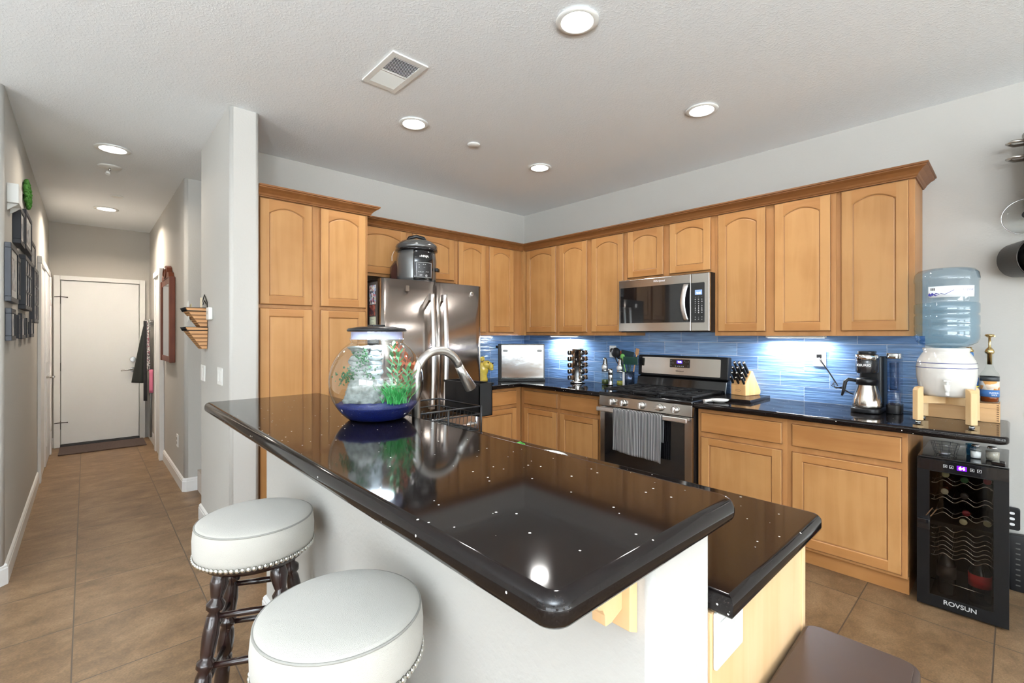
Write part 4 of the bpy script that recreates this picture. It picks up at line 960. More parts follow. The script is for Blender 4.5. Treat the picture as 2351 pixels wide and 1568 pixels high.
def yplate(name, lab, x0, x1, z0, z1, y, kind, sgn=-1, rock=1):
    t = thing(name, lab, kind, ((x0+x1)/2, y, (z0+z1)/2))
    b = MB(); b.slab(x0, x1, z0, z1, 0, 0.006, 0.005, 0.002); b.bm.transform(Matrix.Translation((0, y-0.0005, 0)) @ XZ); b.build('cover_plate', WHITEP, t)
    for k in range(rock):
        xc = x0+(x1-x0)*(k+0.5)/rock; b = MB()
        if kind == 'switch': b.box(xc-0.016, xc+0.016, y-0.0092, y-0.0068, (z0+z1)/2-0.033, (z0+z1)/2+0.033); b.build('switch_rocker', WHITEP, t, bevel=0.001)
        else:
            for dz in (-0.02, 0.02): b.slab(xc-0.016, xc+0.016, (z0+z1)/2+dz-0.013, (z0+z1)/2+dz+0.013, 0, 0.002, 0.008); 
            b.bm.transform(Matrix.Translation((0, y-0.0067, 0)) @ XZ); b.build('socket', WHITEC, t)
    return t
yplate('wall_switch', 'white single rocker switch on the pillar below the letter baskets', -0.235, -0.085, 1.038, 1.153, -3.10, 'switch')
yplate('wall_switch', 'white switch plate on the pillar nearest the bar', 0.345, 0.49, 1.055, 1.165, -3.10, 'switch', rock=2)
yplate('wall_outlet', 'white outlet low on the hall wall beside the stairs', -1.49, -1.40, 0.33, 0.445, -3.10, 'outlet')
yplate('wall_outlet', 'white outlet on the blue tiles left of the coffee maker', 2.893, 2.970, 1.155, 1.272, -0.0105, 'outlet')
yplate('wall_outlet', 'white outlet on the blue tiles behind the utensil jars', 1.195, 1.270, 1.155, 1.268, -0.0105, 'outlet')
# ---------------------------------------------------------------- things on the back counter
# flip-up toaster oven standing diagonally in the corner
t = thing('toaster_oven', 'upright folded stainless toaster oven standing in the counter corner', 'toaster oven', (0.470, -0.494, CT+0.001), math.radians(47.5), local=True)
b = MB(); b.box(-0.232, 0.232, 0.004, 0.185, 0.018, 0.372); b.build('body', GREYM, t, bevel=0.006)
b = MB(); b.box(-0.205, 0.222, -0.006, 0.004, 0.030, 0.366)
b.build('base_panel', mat('smooth_stainless', (0.62, 0.62, 0.61), 0.16, 1.0, bump=0.8, bscale=7), t, bevel=0.003)
b = MB(); b.box(-0.238, 0.238, -0.010, 0.187, 0.0, 0.018); b.box(-0.238, -0.205, -0.008, 0.15, 0.018, 0.372); b.build('side_frame', BLACKP, t, bevel=0.004)
b = MB(); b.tube([(-0.185, -0.007, 0.305), (-0.185, -0.007, 0.3051)], 0.001, 4)
for z in (0.285, 0.325): b.box(-0.19, 0.20, -0.0075, -0.006, z-0.001, z+0.001)
b.box(-0.205, 0.222, -0.0075, -0.006, 0.348, 0.350); b.build('panel_seam', GREYM, t)
for x in (-0.165, 0.18):
    b = MB(); b.slab(x-0.026, x+0.026, 0.294, 0.316, 0, 0.006, 0.0105, 0.002); b.bm.transform(Matrix.Translation((0, -0.006, 0)) @ XZ); b.build('rubber_foot', GREYM, t)
b = MB(); b.tube([(-0.235, 0.02, 0.345), (-0.262, 0.02, 0.345)], 0.012, 12); b.build('knob', BLACKP, t)

# yellow ceramic animal
YEL = mat('yellow_glaze', (0.74, 0.55, 0.09), 0.15, coat=0.6, var=0.35, vscale=18)
t = thing('animal_figurine', 'yellow ceramic animal figurine half hidden beside the fridge', 'figurine', (0.19, -0.79, CT+0.001), math.radians(40), local=True)
b = MB(); b.lathe([(0, 0), (0.055, 0), (0.058, 0.01), (0.05, 0.06), (0.062, 0.10), (0.066, 0.14), (0.05, 0.18), (0, 0.195)], n=24, sx=1.15); b.build('body', YEL, t)
b = MB(); b.ball((0.052, -0.01, 0.165), 0.052, sx=1.0, sy=0.9, sz=0.85); b.ball((0.098, -0.01, 0.148), 0.034, sx=0.85, sy=1, sz=1.15); b.ball((0.105, -0.01, 0.118), 0.02, sx=1.2, sy=1.2, sz=0.6); hd = b.build('head', YEL, t)
for y in (-0.05, 0.03): b = MB(); b.ball((0.012, y, 0.222), 0.017, sz=1.5); b.build('ear', YEL, hd)
for y in (-0.045, 0.025): b = MB(); b.ball((0.078, y, 0.188), 0.0075); b.build('eye', BLACKG, hd)
for y in (-0.030, 0.010): b = MB(); b.ball((0.118, y, 0.178), 0.006); b.build('nostril', BLACKG, hd)

# spice carousel
t = thing('spice_carousel', 'chrome spice rack carousel on the corner counter under the lit lamp', 'spice rack', (0.97, -0.22, CT+0.001), local=True)
b = MB(); b.lathe([(0, 0), (0.072, 0), (0.075, 0.006), (0.072, 0.018), (0.062, 0.024), (0.056, 0.026)], n=40); b.build('base', CHROME, t)
b = MB(); b.lathe([(0.056, 0.026), (0.056, 0.322), (0.060, 0.324), (0.060, 0.331), (0, 0.332)], n=40); b.build('drum', CHROME, t)
JG = mat('brown_spice', (0.20, 0.10, 0.045), 0.5, var=0.5, vscale=90)
proto = None
rows_ = ['bottom row', 'second row from the bottom', 'middle row', 'second row from the top', 'top row']
for cn, ang in (('left column', -112), ('column facing the room', -22), ('right column', 68)):
    for k in range(5):
        a = math.radians(ang); z = CT+0.055+0.060*k
        lb = 'round spice jar on the chrome carousel, %s, %s' % (cn, rows_[k])
        loc = (0.97+0.060*math.cos(a), -0.22+0.060*math.sin(a), z)
        if proto is None:
            proto = thing('spice_jar', lb, 'spice jar', loc, a, 'spice jars in the chrome carousel', local=True)
            b = MB(); b.lathe([(0, 0.0), (0.021, 0.0), (0.021, 0.022), (0.019, 0.026)], n=20, axis='x'); b.build('glass', JG, proto)
            b = MB(); b.lathe([(0.0215, 0.022), (0.0235, 0.022), (0.0235, 0.038), (0.020, 0.041), (0, 0.041)], n=20, axis='x'); b.build('cap', BLACKG, proto)
            b = MB(); b.lathe([(0.0195, 0.0415), (0.022, 0.0395), (0.0235, 0.036), (0.0242, 0.036), (0.0225, 0.041), (0.0195, 0.043)], n=20, axis='x'); b.build('cap_ring', CHROME, proto)
        else: dup(proto, loc, a, lb)

# oil and vinegar bottles, mill, utensils
OILG = clear('bottle_glass', (0.93, 0.95, 0.92), 1.5)
def dispenser(lab, x, y, oil):
    t = thing('oil_dispenser', lab, 'oil bottle', (x, y, CT+0.001), math.radians(20), 'glass dispensers left of the stove', local=True)
    b = MB(); b.lathe([(0, 0), (0.032, 0), (0.034, 0.004), (0.034, 0.118), (0.031, 0.124)], n=28); b.build('glass', OILG, t)
    b = MB(); b.lathe([(0, 0.004), (0.031, 0.004), (0.031, 0.045), (0, 0.045)], n=28); b.build('oil', oil, t)
    b = MB(); b.lathe([(0.033, 0.122), (0.035, 0.122), (0.035, 0.135), (0.030, 0.14), (0.028, 0.185), (0.022, 0.20), (0.018, 0.235), (0.012, 0.25), (0, 0.252)], n=28); b.build('steel_top', CHROME, t)
    b = MB(); b.lathe([(0, -0.042), (0.017, -0.042), (0.026, -0.038), (0.027, -0.030), (0, -0.028)], (0, 0, 0.163), 24, 0, 'y'); b.build('dial', mat('satin_dial', (0.75, 0.75, 0.73), 0.35, 0.6), t)
dispenser('glass oil dispenser with steel dial top, leftmost of the two', 1.225, -0.125, mat('dark_oil', (0.07, 0.09, 0.03), 0.1))
dispenser('glass oil dispenser with greenish oil, right one next to the utensil crock', 1.385, -0.115, mat('olive_oil', (0.22, 0.22, 0.03), 0.1))
t = thing('pepper_mill', 'slim stainless pepper mill in front of the two oil dispensers', 'mill', (1.320, -0.175, CT+0.001), local=True)
b = MB(); b.lathe([(0, 0), (0.022, 0), (0.022, 0.012), (0.019, 0.016), (0.0205, 0.055), (0.022, 0.06), (0.022, 0.095), (0.021, 0.098)], n=24); b.build('body', steel('mill_steel', (0.75, 0.73, 0.70), 0.22), t)
b = MB(); b.lathe([(0.021, 0.0985), (0.023, 0.10), (0.023, 0.13), (0.020, 0.15), (0.012, 0.156), (0, 0.157)], n=24); b.build('grinder_top', CHROME, t)
t = thing('utensil_crock', 'steel utensil crock with a white stripe left of the stove', 'utensil holder', (1.455, -0.085, CT+0.001), local=True)
b = MB(); b.lathe([(0, 0), (0.052, 0), (0.052, 0.13), (0.049, 0.13), (0.049, 0.004), (0, 0.004)], n=32); b.build('body', mat('blue_black_steel', (0.05, 0.07, 0.12), 0.2, 0.7), t)
b = MB(); b.box(-0.030, -0.010, -0.0535, -0.050, 0.002, 0.128); b.build('stripe', WHITEP, t)
def utensil(lab, cat, x, y, tip, m_h, head, m_head):
    t = thing('cooking_utensil', lab, cat, (x, y, CT+0.02), group='utensils in the steel crock')
    b = MB(); base = Vector((x, y, CT+0.02)); tp = Vector(tip); b.tube([base, base.lerp(tp, 0.5), tp], [0.004, 0.005, 0.006], 10); b.build('utensil_handle', m_h, t)
    b = MB(); head(b, tp, (tp-base).normalized()); b.build('utensil_head', m_head, t)
def ladle(r): return lambda b, p, d: b.ball(p+d*r*0.5, r, sx=1, sy=0.55, sz=1.0)
def paddle(w, h, lean=0.0):
    def f(b, p, d):
        b.M = Matrix.Translation(p) @ Matrix.Rotation(lean, 4, 'Y'); b.slab(-w/2, w/2, -0.004, 0.004, -0.01, h, 0.0035, 0.003); b.M = Matrix.Identity(4)
    return f
DG = mat('dark_green_silicone', (0.008, 0.045, 0.035), 0.45); BG = mat('bright_green_silicone', (0.16, 0.42, 0.09), 0.45); RW = wood('utensil_wood', (0.62, 0.33, 0.16), (0.5, 0.25, 0.11), 'z'); RD = mat('red_silicone', (0.45, 0.10, 0.05), 0.5)
utensil('black round ladle leaning left above the oil dispensers', 'ladle', 1.435, -0.085, (1.335, -0.10, 1.185), BLACKP, ladle(0.047), BLACKM)
utensil('small black spoon head at the far left of the utensils', 'spoon', 1.43, -0.07, (1.275, -0.085, 1.215), BLACKP, ladle(0.022), BLACKM)
utensil('dark green slotted turner leaning right over the stove side', 'spatula', 1.465, -0.095, (1.505, -0.135, 1.115), DG, paddle(0.15, 0.060, 0.0), DG)
utensil('dark wide spatula rising behind the bright green spoon', 'spatula', 1.46, -0.075, (1.43, -0.075, 1.17), DG, paddle(0.135, 0.055, 0.15), mat('teal_black_silicone', (0.012, 0.03, 0.04), 0.5))
utensil('bright green spoon in the utensil crock', 'spoon', 1.45, -0.09, (1.415, -0.12, 1.165), BG, ladle(0.024), BG)
utensil('wooden spatula standing highest at the right of the utensils', 'spatula', 1.475, -0.075, (1.53, -0.07, 1.20), RW, paddle(0.034, 0.05, 0.2), RW)
utensil('red brown spoon head peeking between ladle and spatula', 'spoon', 1.445, -0.065, (1.365, -0.07, 1.195), RD, ladle(0.020), RD)

# knife block on its black board
t = tag((lambda b: (b.slab(2.375, 2.625, -0.405, -0.030, CT+0.0005, CT+0.021, 0.004, 0.002), b.build('cutting_board', QUARTZ))[1])(MB()), 'black speckled board under the knife block right of the stove', 'board')
KB = wood('beech_block', (0.72, 0.46, 0.22), (0.55, 0.30, 0.12), 'z', blot=0.4)
kx, ky, kz, krot = 2.400, -0.170, CT+0.0215, math.radians(-14)
t = thing('knife_block', 'light wooden knife block standing on the black board', 'knife block', (kx, ky, kz), krot, local=True)
b = MB(); b.prism([(0, 0), (0.165, 0), (0.176, 0.012), (0.178, 0.03), (0.085, 0.178), (0.075, 0.182), (0.066, 0.178), (0, 0.075)], 'x', 0, 0.118); b.build('block', KB, t, bevel=0.003)
b = MB(); b.tube([(0.059+0.022*math.cos(2*PI*i/24), -0.0008, 0.036+0.007*math.sin(2*PI*i/24)) for i in range(24)], 0.0006, 5, closed=True); b.build('logo_ring', BLACKM, t)
def knife(lab, lx, s, length, thick):
    thick *= 1.25
    """lx across the block, s along its sloping face (0 front .. 1 top)"""
    nrm = Vector((0, -0.842, 0.540)).normalized() if False else Vector((0, -(0.178-0.075), 0.066)).normalized()
    nrm = Vector((0, -0.55, 0.835)); p = Vector((lx, 0.066*s, 0.075+0.103*s))
    Mw = Matrix.Translation((kx, ky, kz)) @ Matrix.Rotation(krot, 4, 'Z')
    wp = Mw @ (p+nrm*0.001)
    t = thing('kitchen_knife', lab, 'knife', wp, krot, 'knives in the wooden block', local=True)
    q = Vector((0, 0, 0)); e = nrm*length
    b = MB(); side = Vector((0, 0.835, 0.55))
    def ov(c, w, h, n=12): return [b.v(c+Vector((w*math.cos(2*PI*i/n), 0, 0))+side*h*math.sin(2*PI*i/n)) for i in range(n)]
    rings = [ov(q+nrm*length*f, thick*w, thick*1.35*w) for f, w in ((0, 0.75), (0.1, 0.9), (0.35, 1.0), (0.65, 0.9), (0.9, 1.0), (0.93, 1.0))]
    b.face(rings[0][::-1])
    for a, c in zip(rings, rings[1:]):
        for i in range(12): b.face([a[i], a[(i+1) % 12], c[(i+1) % 12], c[i]], 0, True)
    b.face(rings[-1]); b.build('handle', BLACKP, t)
    b = MB(); rings = [ov(q+nrm*length*f, thick*w, thick*1.35*w) for f, w in ((0.931, 1.02), (1.0, 1.02), (1.04, 0.75), (1.055, 0.3))]
    b.face(rings[0][::-1])
    for a, c in zip(rings, rings[1:]):
        for i in range(12): b.face([a[i], a[(i+1) % 12], c[(i+1) % 12], c[i]], 0, True)
    b.face(rings[-1]); b.build('steel_butt', CHROME, t)
names = ['left', 'middle', 'right']
for r_, (s, ln, th, xs) in enumerate([(0.10, 0.060, 0.0062, (0.014, 0.059, 0.104)), (0.34, 0.070, 0.0065, (0.020, 0.059, 0.098)), (0.60, 0.085, 0.0072, (0.018, 0.059, 0.100)), (0.86, 0.095, 0.0078, (0.024, 0.062, 0.100))]):
    for c_, lx in enumerate(xs):
        knife('black-handled knife in the wooden block, %s row, %s' % (['lowest', 'second lowest', 'second highest', 'highest'][r_], names[c_]), lx, s, ln, th)
t = thing('spoon_rest', 'white ceramic spoon rest on the counter just right of the stove', 'spoon rest', (2.455, -0.50, CT+0.001), math.radians(52), local=True)
b = MB(); b.lathe([(0, 0.0), (0.030, 0.0), (0.048, 0.012), (0.052, 0.020), (0.049, 0.020), (0.03, 0.005), (0, 0.004)], n=32, sx=1.25); b.tube([(-0.05, 0, 0.014), (-0.085, 0.0, 0.012), (-0.11, 0, 0.008)], [0.012, 0.010, 0.014], 12); b.build('dish', WHITEC, t)

# coffee maker
t = thing('coffee_maker', 'black and steel coffee maker with clear water tank on the right counter', 'coffee maker', (3.235, -0.25, CT+0.001), local=True)
def zz(b): return b
b = MB(); b.slab(-0.075, 0.072, -0.075, 0.20, 0, 0.028, 0.045, 0.006); b.build('base', BLACKP, t)
b = MB(); b.slab(-0.052, 0.070, 0.065, 0.20, 0.028, 0.335, 0.02, 0.004); b.build('tower', BLACKP, t)
b = MB(); b.lathe([(0, 0.235), (0.050, 0.235), (0.056, 0.245), (0.0565, 0.315), (0.056, 0.316)], (0.0, 0.0, 0), 40, sy=1.15); bh = b.build('brew_head', mat('charcoal_gloss', (0.02, 0.02, 0.022), 0.18, coat=0.4), t)
b = MB(); b.lathe([(0.0575, 0.316), (0.0595, 0.318), (0.0595, 0.345), (0.052, 0.351), (0, 0.352)], (0.0, 0.0, 0), 40, sy=1.15); b.build('steel_band', CHROME, t)
b = MB(); b.slab(-0.042, 0.042, -0.055, 0.06, 0.352, 0.368, 0.03, 0.004); b.build('lid', BLACKP, t)
text('KEURIG', 'brand_lettering', 0.020, (-0.004, -0.0668, 0.285), (PI/2, 0, math.radians(2)), PRINTW, t, bold=0.0003)
b = MB(); b.slab(0.085, 0.155, 0.02, 0.145, 0, 0.052, 0.022, 0.003); b.build('tank_base', BLACKP, t)
b = MB(); b.slab(0.088, 0.152, 0.023, 0.142, 0.0525, 0.325, 0.022, 0.0); b.build('water_tank', clear('tank_plastic', (0.72, 0.78, 0.85), 1.5), t)
b = MB(); b.cyl((0.12, 0.06, 0.135), (0.12, 0.06, 0.30), 0.020, 0.022); b.build('filter_tube', clear('filter_plastic', (0.72, 0.74, 0.78), 1.6), t)
b = MB(); b.slab(0.084, 0.156, 0.019, 0.146, 0.3255, 0.358, 0.024, 0.004); b.build('tank_lid', CHROME, t)
c = thing('coffee_carafe', 'stainless thermal carafe with black handle in the coffee maker', 'carafe', (3.235, -0.25, CT+0.030), local=True)
b = MB(); b.lathe([(0, 0), (0.070, 0), (0.0725, 0.006), (0.073, 0.02), (0.070, 0.05), (0.060, 0.095), (0.051, 0.125), (0.049, 0.135)], n=56); b.build('body', steel('carafe_steel', (0.76, 0.70, 0.63), 0.16), c)
b = MB(); b.lathe([(0.050, 0.1352), (0.053, 0.136), (0.055, 0.165), (0.052, 0.175), (0.0, 0.178)], n=40); b.build('collar', BLACKP, c)
b = MB(); b.tube([(-0.045, -0.012, 0.158), (-0.088, -0.022, 0.165), (-0.103, -0.026, 0.150), (-0.112, -0.028, 0.095), (-0.120, -0.030, 0.062)], [0.010, 0.010, 0.011, 0.009, 0.006], 12); b.build('handle', BLACKP, c)
t = thing('power_cord', 'black power cord looping from the outlet down to the coffee maker', 'cord', (2.94, -0.02, 1.22))
b = MB(); b.box(2.918, 2.946, -0.040, -0.0185, 1.215, 1.240); b.build('plug', BLACKP, t, bevel=0.003)
b = MB(); b.tube([(2.932, -0.035, 1.222), (2.95, -0.045, 1.19), (2.99, -0.05, 1.13), (3.03, -0.05, 1.06), (3.045, -0.055, 1.035), (3.02, -0.055, 1.045), (3.03, -0.06, 1.025), (3.07, -0.06, 1.02), (3.11, -0.062, 0.995), (3.165, -0.065, 0.975)], 0.0042, 8)
b.tube([(3.03, -0.07, 1.06), (3.015, -0.075, 1.035), (3.04, -0.075, 1.02), (3.075, -0.07, 1.03)], 0.003, 8); b.build('cable', BLACKP, t)

# water crock on its wooden stand, bottle on top
SW = wood('pine_stand', (0.80, 0.60, 0.36), (0.66, 0.44, 0.22), 'z', blot=0.4)
wx, wy = 3.592, -0.345
t = thing('crock_stand', 'light pine cross stand on silver feet carrying the white crock', 'stand', (wx, wy, CT+0.001), local=True)
for sx_ in (-1, 1):
    for sy_ in (-1, 1):
        a = math.atan2(sy_, sx_); M_ = Matrix.Rotation(a, 4, 'Z')
        b = MB(M_); b.prism([(0.128, 0.012), (0.160, 0.012), (0.160, 0.172), (0.152, 0.186), (0.138, 0.192), (0.128, 0.192)], 'y', -0.017, 0.017); lg = b.build('leg', SW, t, bevel=0.003)
        b = MB(M_); b.lathe([(0, 0), (0.013, 0), (0.013, 0.004), (0.009, 0.006), (0.009, 0.0118), (0, 0.0118)], (0.144, 0, 0), 20); b.build('foot', CHROME, lg)
for a, z0 in ((math.atan2(1, 1), 0), (math.atan2(1, -1), 0)):
    b = MB(Matrix.Rotation(a, 4, 'Z')); b.box(-0.128, 0.128, -0.0085, 0.0085, 0.102, 0.142) if a < 1 else (b.box(-0.128, -0.0086, -0.0085, 0.0085, 0.102, 0.142), b.box(0.0086, 0.128, -0.0085, 0.0085, 0.102, 0.142)); b.build('cross_bar', SW, t, bevel=0.001)
t = thing('water_crock', 'white ceramic water crock with two blue rings and a small tap', 'water dispenser', (wx, wy, CT+0.144), local=True)
cp = [(0, 0), (0.093, 0.0), (0.104, 0.010), (0.112, 0.04), (0.1215, 0.10), (0.1225, 0.155), (0.116, 0.19), (0.100, 0.220), (0.092, 0.232), (0.094, 0.240), (0.096, 0.252), (0.090, 0.256), (0.080, 0.255), (0.08, 0.20), (0, 0.20)]
b = MB(); b.lathe(cp, n=72); b.build('body', WHITEC, t)
BLUE = mat('cobalt_ring', (0.035, 0.05, 0.22), 0.15, coat=0.5)
for z, r in ((0.151, 0.1230), (0.176, 0.1196)): b = MB(); b.tube([(r*math.cos(2*PI*i/72), r*math.sin(2*PI*i/72), z) for i in range(72)], 0.0017, 8, closed=True); b.build('blue_ring', BLUE, t)
ta = math.radians(-84)
M_ = Matrix.Rotation(ta, 4, 'Z')
b = MB(M_); b.cyl((0.108, 0, 0.052), (0.150, 0, 0.052), 0.010); b.cyl((0.146, 0, 0.068), (0.150, 0, 0.030), 0.012, 0.0085); b.cyl((0.147, 0, 0.066), (0.147, 0, 0.088), 0.006); b.box(0.130, 0.168, -0.014, 0.014, 0.086, 0.092); b.cyl((0.150, 0, 0.030), (0.156, 0, 0.012), 0.0075); b.build('tap', WHITEP, t)
t = thing('water_bottle', 'large blue tinted water bottle upside down on the white crock', 'water bottle', (wx, wy, CT+0.401), local=True)
BP = clear('blue_bottle', (0.76, 0.87, 0.95), 1.55, gloss=1.6)
bp_ = [(0.028, -0.06), (0.030, -0.01), (0.06, 0.003), (0.095, 0.010), (0.122, 0.028), (0.130, 0.05), (0.131, 0.105), (0.127, 0.115), (0.131, 0.125), (0.131, 0.165), (0.124, 0.175), (0.131, 0.186), (0.131, 0.228), (0.125, 0.236), (0.127, 0.245), (0.127, 0.345), (0.131, 0.352), (0.132, 0.362), (0.128, 0.392), (0.112, 0.412), (0.08, 0.420), (0, 0.418)]
b = MB(); b.lathe(bp_, n=80); b.build('bottle_shell', BP, t)
b = MB(); b.lathe([(max(0, r*0.972), z) for r, z in bp_[1:14]]+[(0, 0.245)], n=64); b.build('water', clear('bottle_water', (0.88, 0.95, 0.98), 1.33), t)
# label wrapped round the shell
def lab_pt(s, q): a = math.radians(-118+88*s); return (0.1282*math.cos(a), 0.1282*math.sin(a), 0.262+0.058*q)
b = MB(); b.sheet(lab_pt, 28, 1); lb = b.build('paper_label', mat('white_label', (0.78, 0.82, 0.86), 0.4), t, solid=0.0006)
b = MB()
def lp(s, q, r=0.1289): a = math.radians(-118+88*s); return (r*math.cos(a), r*math.sin(a), 0.262+0.058*q)
ridge = [(0.0, 0.28), (0.03, 0.42), (0.06, 0.30), (0.09, 0.44), (0.13, 0.30), (0.17, 0.40), (0.25, 0.28), (0.16, 0.12), (0.12, 0.22), (0.06, 0.10), (0.01, 0.16)]
b.face([b.v(lp(s, q)) for s, q in ridge]); b.tube([lp(s, q) for s, q in ((0.26, 0.36), (0.34, 0.24), (0.42, 0.40), (0.52, 0.62))], 0.0012, 5); b.build('mountain_print', mat('indigo_print', (0.05, 0.05, 0.30), 0.5), lb)
b = MB(); 
for i in range(6): b.box(0, 0, 0, 0, 0, 0) if False else b.tube([lp(0.06+0.018*i, 0.62), lp(0.06+0.018*i, 0.85)], 0.0007 if i % 2 else 0.0012, 4)
b.build('barcode', BLACKM, lb)
a = math.radians(-46); text('Crystal', 'label_lettering', 0.017, (0.1292*math.cos(a), 0.1292*math.sin(a), 0.300), (PI/2, 0, a+PI/2), mat('grey_lettering', (0.45, 0.42, 0.55), 0.5), t)

# crate with two syrup bottles
t = thing('wooden_crate', 'shallow wooden box with finger joints behind the crock stand', 'box', (3.62, -0.10, CT+0.001))
CW = wood('crate_wood', (0.76, 0.49, 0.25), (0.62, 0.36, 0.16), 'x', blot=0.4)
b = MB(); b.box(3.462, 3.788, -0.180, -0.168, CT+0.001, CT+0.095); b.box(3.462, 3.788, -0.030, -0.018, CT+0.001, CT+0.095); b.box(3.462, 3.474, -0.168, -0.030, CT+0.001, CT+0.095); b.box(3.776, 3.788, -0.168, -0.030, CT+0.001, CT+0.095); b.box(3.474, 3.776, -0.168, -0.03, CT+0.001, CT+0.008); b.build('box_body', CW, t, bevel=0.001)
b = MB(); b.box(3.462, 3.788, -0.180, -0.018, CT+0.0955, CT+0.100); lid = b.build('lid', CW, t)
b = MB()
for k in range(8):
    for x in (3.4645, 3.7765): b.box(x, x+0.009, -0.1806, -0.1802, CT+0.010+0.0115*k, CT+0.0155+0.0115*k)
b.box(3.462, 3.788, -0.1806, -0.1802, CT+0.0742, CT+0.0752); b.build('finger_joints', mat('dark_joint', (0.16, 0.08, 0.03), 0.7), t)
GOLD = mat('brass_pump', (0.60, 0.44, 0.20), 0.25, 1.0)
SYR = clear('syrup_glass', (0.97, 0.98, 0.97), 1.45)
def syrup(lab, x, y, lower, bands, full):
    t = thing('syrup_bottle', lab, 'bottle', (x, y, CT+0.101), math.radians(20), 'syrup bottles with pump tops on the wooden box', local=True)
    b = MB(); b.lathe([(0, 0.0), (0.036, 0.0), (0.038, 0.004), (0.038, 0.145), (0.034, 0.158), (0.020, 0.178), (0.0145, 0.20), (0.0145, 0.265), (0.016, 0.27)], n=36); b.build('glass', SYR, t)
    b = MB(); b.lathe([(0, 0.003), (0.036, 0.003), (0.036, lower), (0, lower)], n=32); b.build('syrup', mat('amber_syrup', (0.16, 0.035, 0.008), 0.1), t)
    for nm, z0, z1, m in bands: b = MB(); b.lathe([(0.0385, z0), (0.0388, z0), (0.0388, z1), (0.0385, z1)], n=36); b.build(nm, m, t)
    if full:
        b = MB(); b.lathe([(0, 0.205), (0.010, 0.205), (0.010, 0.262), (0.017, 0.265), (0.020, 0.274), (0.017, 0.285), (0.010, 0.295), (0.0055, 0.30), (0.0055, 0.352), (0.012, 0.356), (0.020, 0.362), (0.018, 0.370), (0, 0.371)], n=24); b.tube([(0, 0, 0.364), (0.012, -0.026, 0.360)], 0.004, 8); b.build('pump', GOLD, t)
    else:
        b = MB(); b.lathe([(0.0150, 0.20), (0.0175, 0.205), (0.0185, 0.262), (0.017, 0.27)], n=24); b.build('neck_wrap', mat('blue_foil', (0.03, 0.14, 0.36), 0.3), t)
        b = MB(); b.lathe([(0.0, 0.271), (0.0185, 0.271), (0.019, 0.282), (0.012, 0.288), (0.012, 0.298), (0, 0.30)], n=24); b.build('cap', GOLD, t)
BLK = mat('label_black', (0.04, 0.045, 0.05), 0.4); LBL = mat('label_blue', (0.05, 0.16, 0.42), 0.4); ORP = picture('fruit_label', [(0.72,0.34,0.10),(0.75,0.62,0.50),(0.78,0.76,0.72),(0.65,0.25,0.08)], 42)
syrup('tall syrup bottle with brass pump and fruit label at the right end of the box', 3.748, -0.085, 0.045, [('label_top', 0.115, 0.140, BLK), ('fruit_label', 0.068, 0.1148, ORP), ('label_bottom', 0.030, 0.0678, LBL)], True)
syrup('blue labelled syrup bottle half hidden behind the white crock', 3.668, -0.080, 0.028, [('label', 0.028, 0.075, LBL), ('yellow_band', 0.0752, 0.085, mat('label_yellow', (0.75, 0.62, 0.08), 0.4)), ('label_top', 0.0852, 0.13, LBL)], False)
o = bpy.data.objects['syrup_bottle']
a = math.radians(-62)
for bd, z, s in (('TORANI', 0.124, 0.011), ('PUMPKIN', 0.052, 0.010), ('SPICE', 0.040, 0.010)):
    if bd == 'TORANI': continue
    text(bd, 'label_lettering', s, (0.0393*math.cos(a-math.radians(20)), 0.0393*math.sin(a-math.radians(20)), z), (PI/2, 0, a-math.radians(20)+PI/2), PRINTW, o)

# multicooker on the fridge
t = thing('multicooker', 'black and grey multicooker with control panel standing on the fridge', 'multicooker', (0.535, -1.745, 1.7855), math.radians(58), local=True)
MCG = mat('cooker_grey', (0.16, 0.165, 0.165), 0.25, 0.5, coat=0.3)
b = MB(); b.lathe([(0, 0.0), (0.14, 0.0), (0.150, 0.006), (0.158, 0.04), (0.160, 0.19), (0.150, 0.262), (0.14, 0.268), (0, 0.268)], n=48); b.build('body', MCG, t)
b = MB(); b.lathe([(0.0, 0.2685), (0.150, 0.2685), (0.165, 0.278), (0.168, 0.298), (0.160, 0.315), (0.125, 0.342), (0.06, 0.352), (0, 0.353)], n=48); ld = b.build('lid', mat('cooker_lid', (0.10, 0.10, 0.10), 0.2, 0.4, coat=0.4), t)
b = MB(); b.lathe([(0.151, 0.255), (0.169, 0.262), (0.1695, 0.277), (0.152, 0.2680)], n=48); b.build('rim', BLACKG, t)
b = MB(); b.tube([(-0.08, -0.01, 0.335), (-0.055, -0.02, 0.372), (0, -0.025, 0.384), (0.055, -0.02, 0.372), (0.08, -0.01, 0.335)], 0.015, 12); b.build('handle', BLACKP, ld)
BRP = [(0.0, 0.14), (0.006, 0.150), (0.04, 0.158), (0.19, 0.160), (0.262, 0.150), (0.30, 0.150)]
def body_r(z):
    for (z0, r0), (z1, r1) in zip(BRP, BRP[1:]):
        if z <= z1: return r0+(r1-r0)*(z-z0)/(z1-z0)
    return 0.15
def arcpanel(name, a0, a1, z0, z1, off, m, parent, n=16):
    b = MB()
    def f(s, q): a = math.radians(a0+(a1-a0)*s); z = z0+(z1-z0)*q; rr = body_r(z)+off; return (rr*math.cos(a), rr*math.sin(a), z)
    b.sheet(f, n, 12); return b.build(name, m, parent, solid=0.003)
pan = arcpanel('front_panel', -98, -38, 0.02, 0.258, 0.003, BLACKG, t)
CPN = arcpanel('control_panel', -92, -44, 0.035, 0.160, 0.0055, mat('panel_face', (0.02, 0.02, 0.022), 0.3), pan)
b = MB()
pts = []
for s, q in ((0, 0), (1, 0), (1, 1), (0, 1)): pass
def cpt(s, q, off=0.0075): a = math.radians(-92+48*s); z = 0.035+0.125*q; r = body_r(z)+off; return (r*math.cos(a), r*math.sin(a), z)
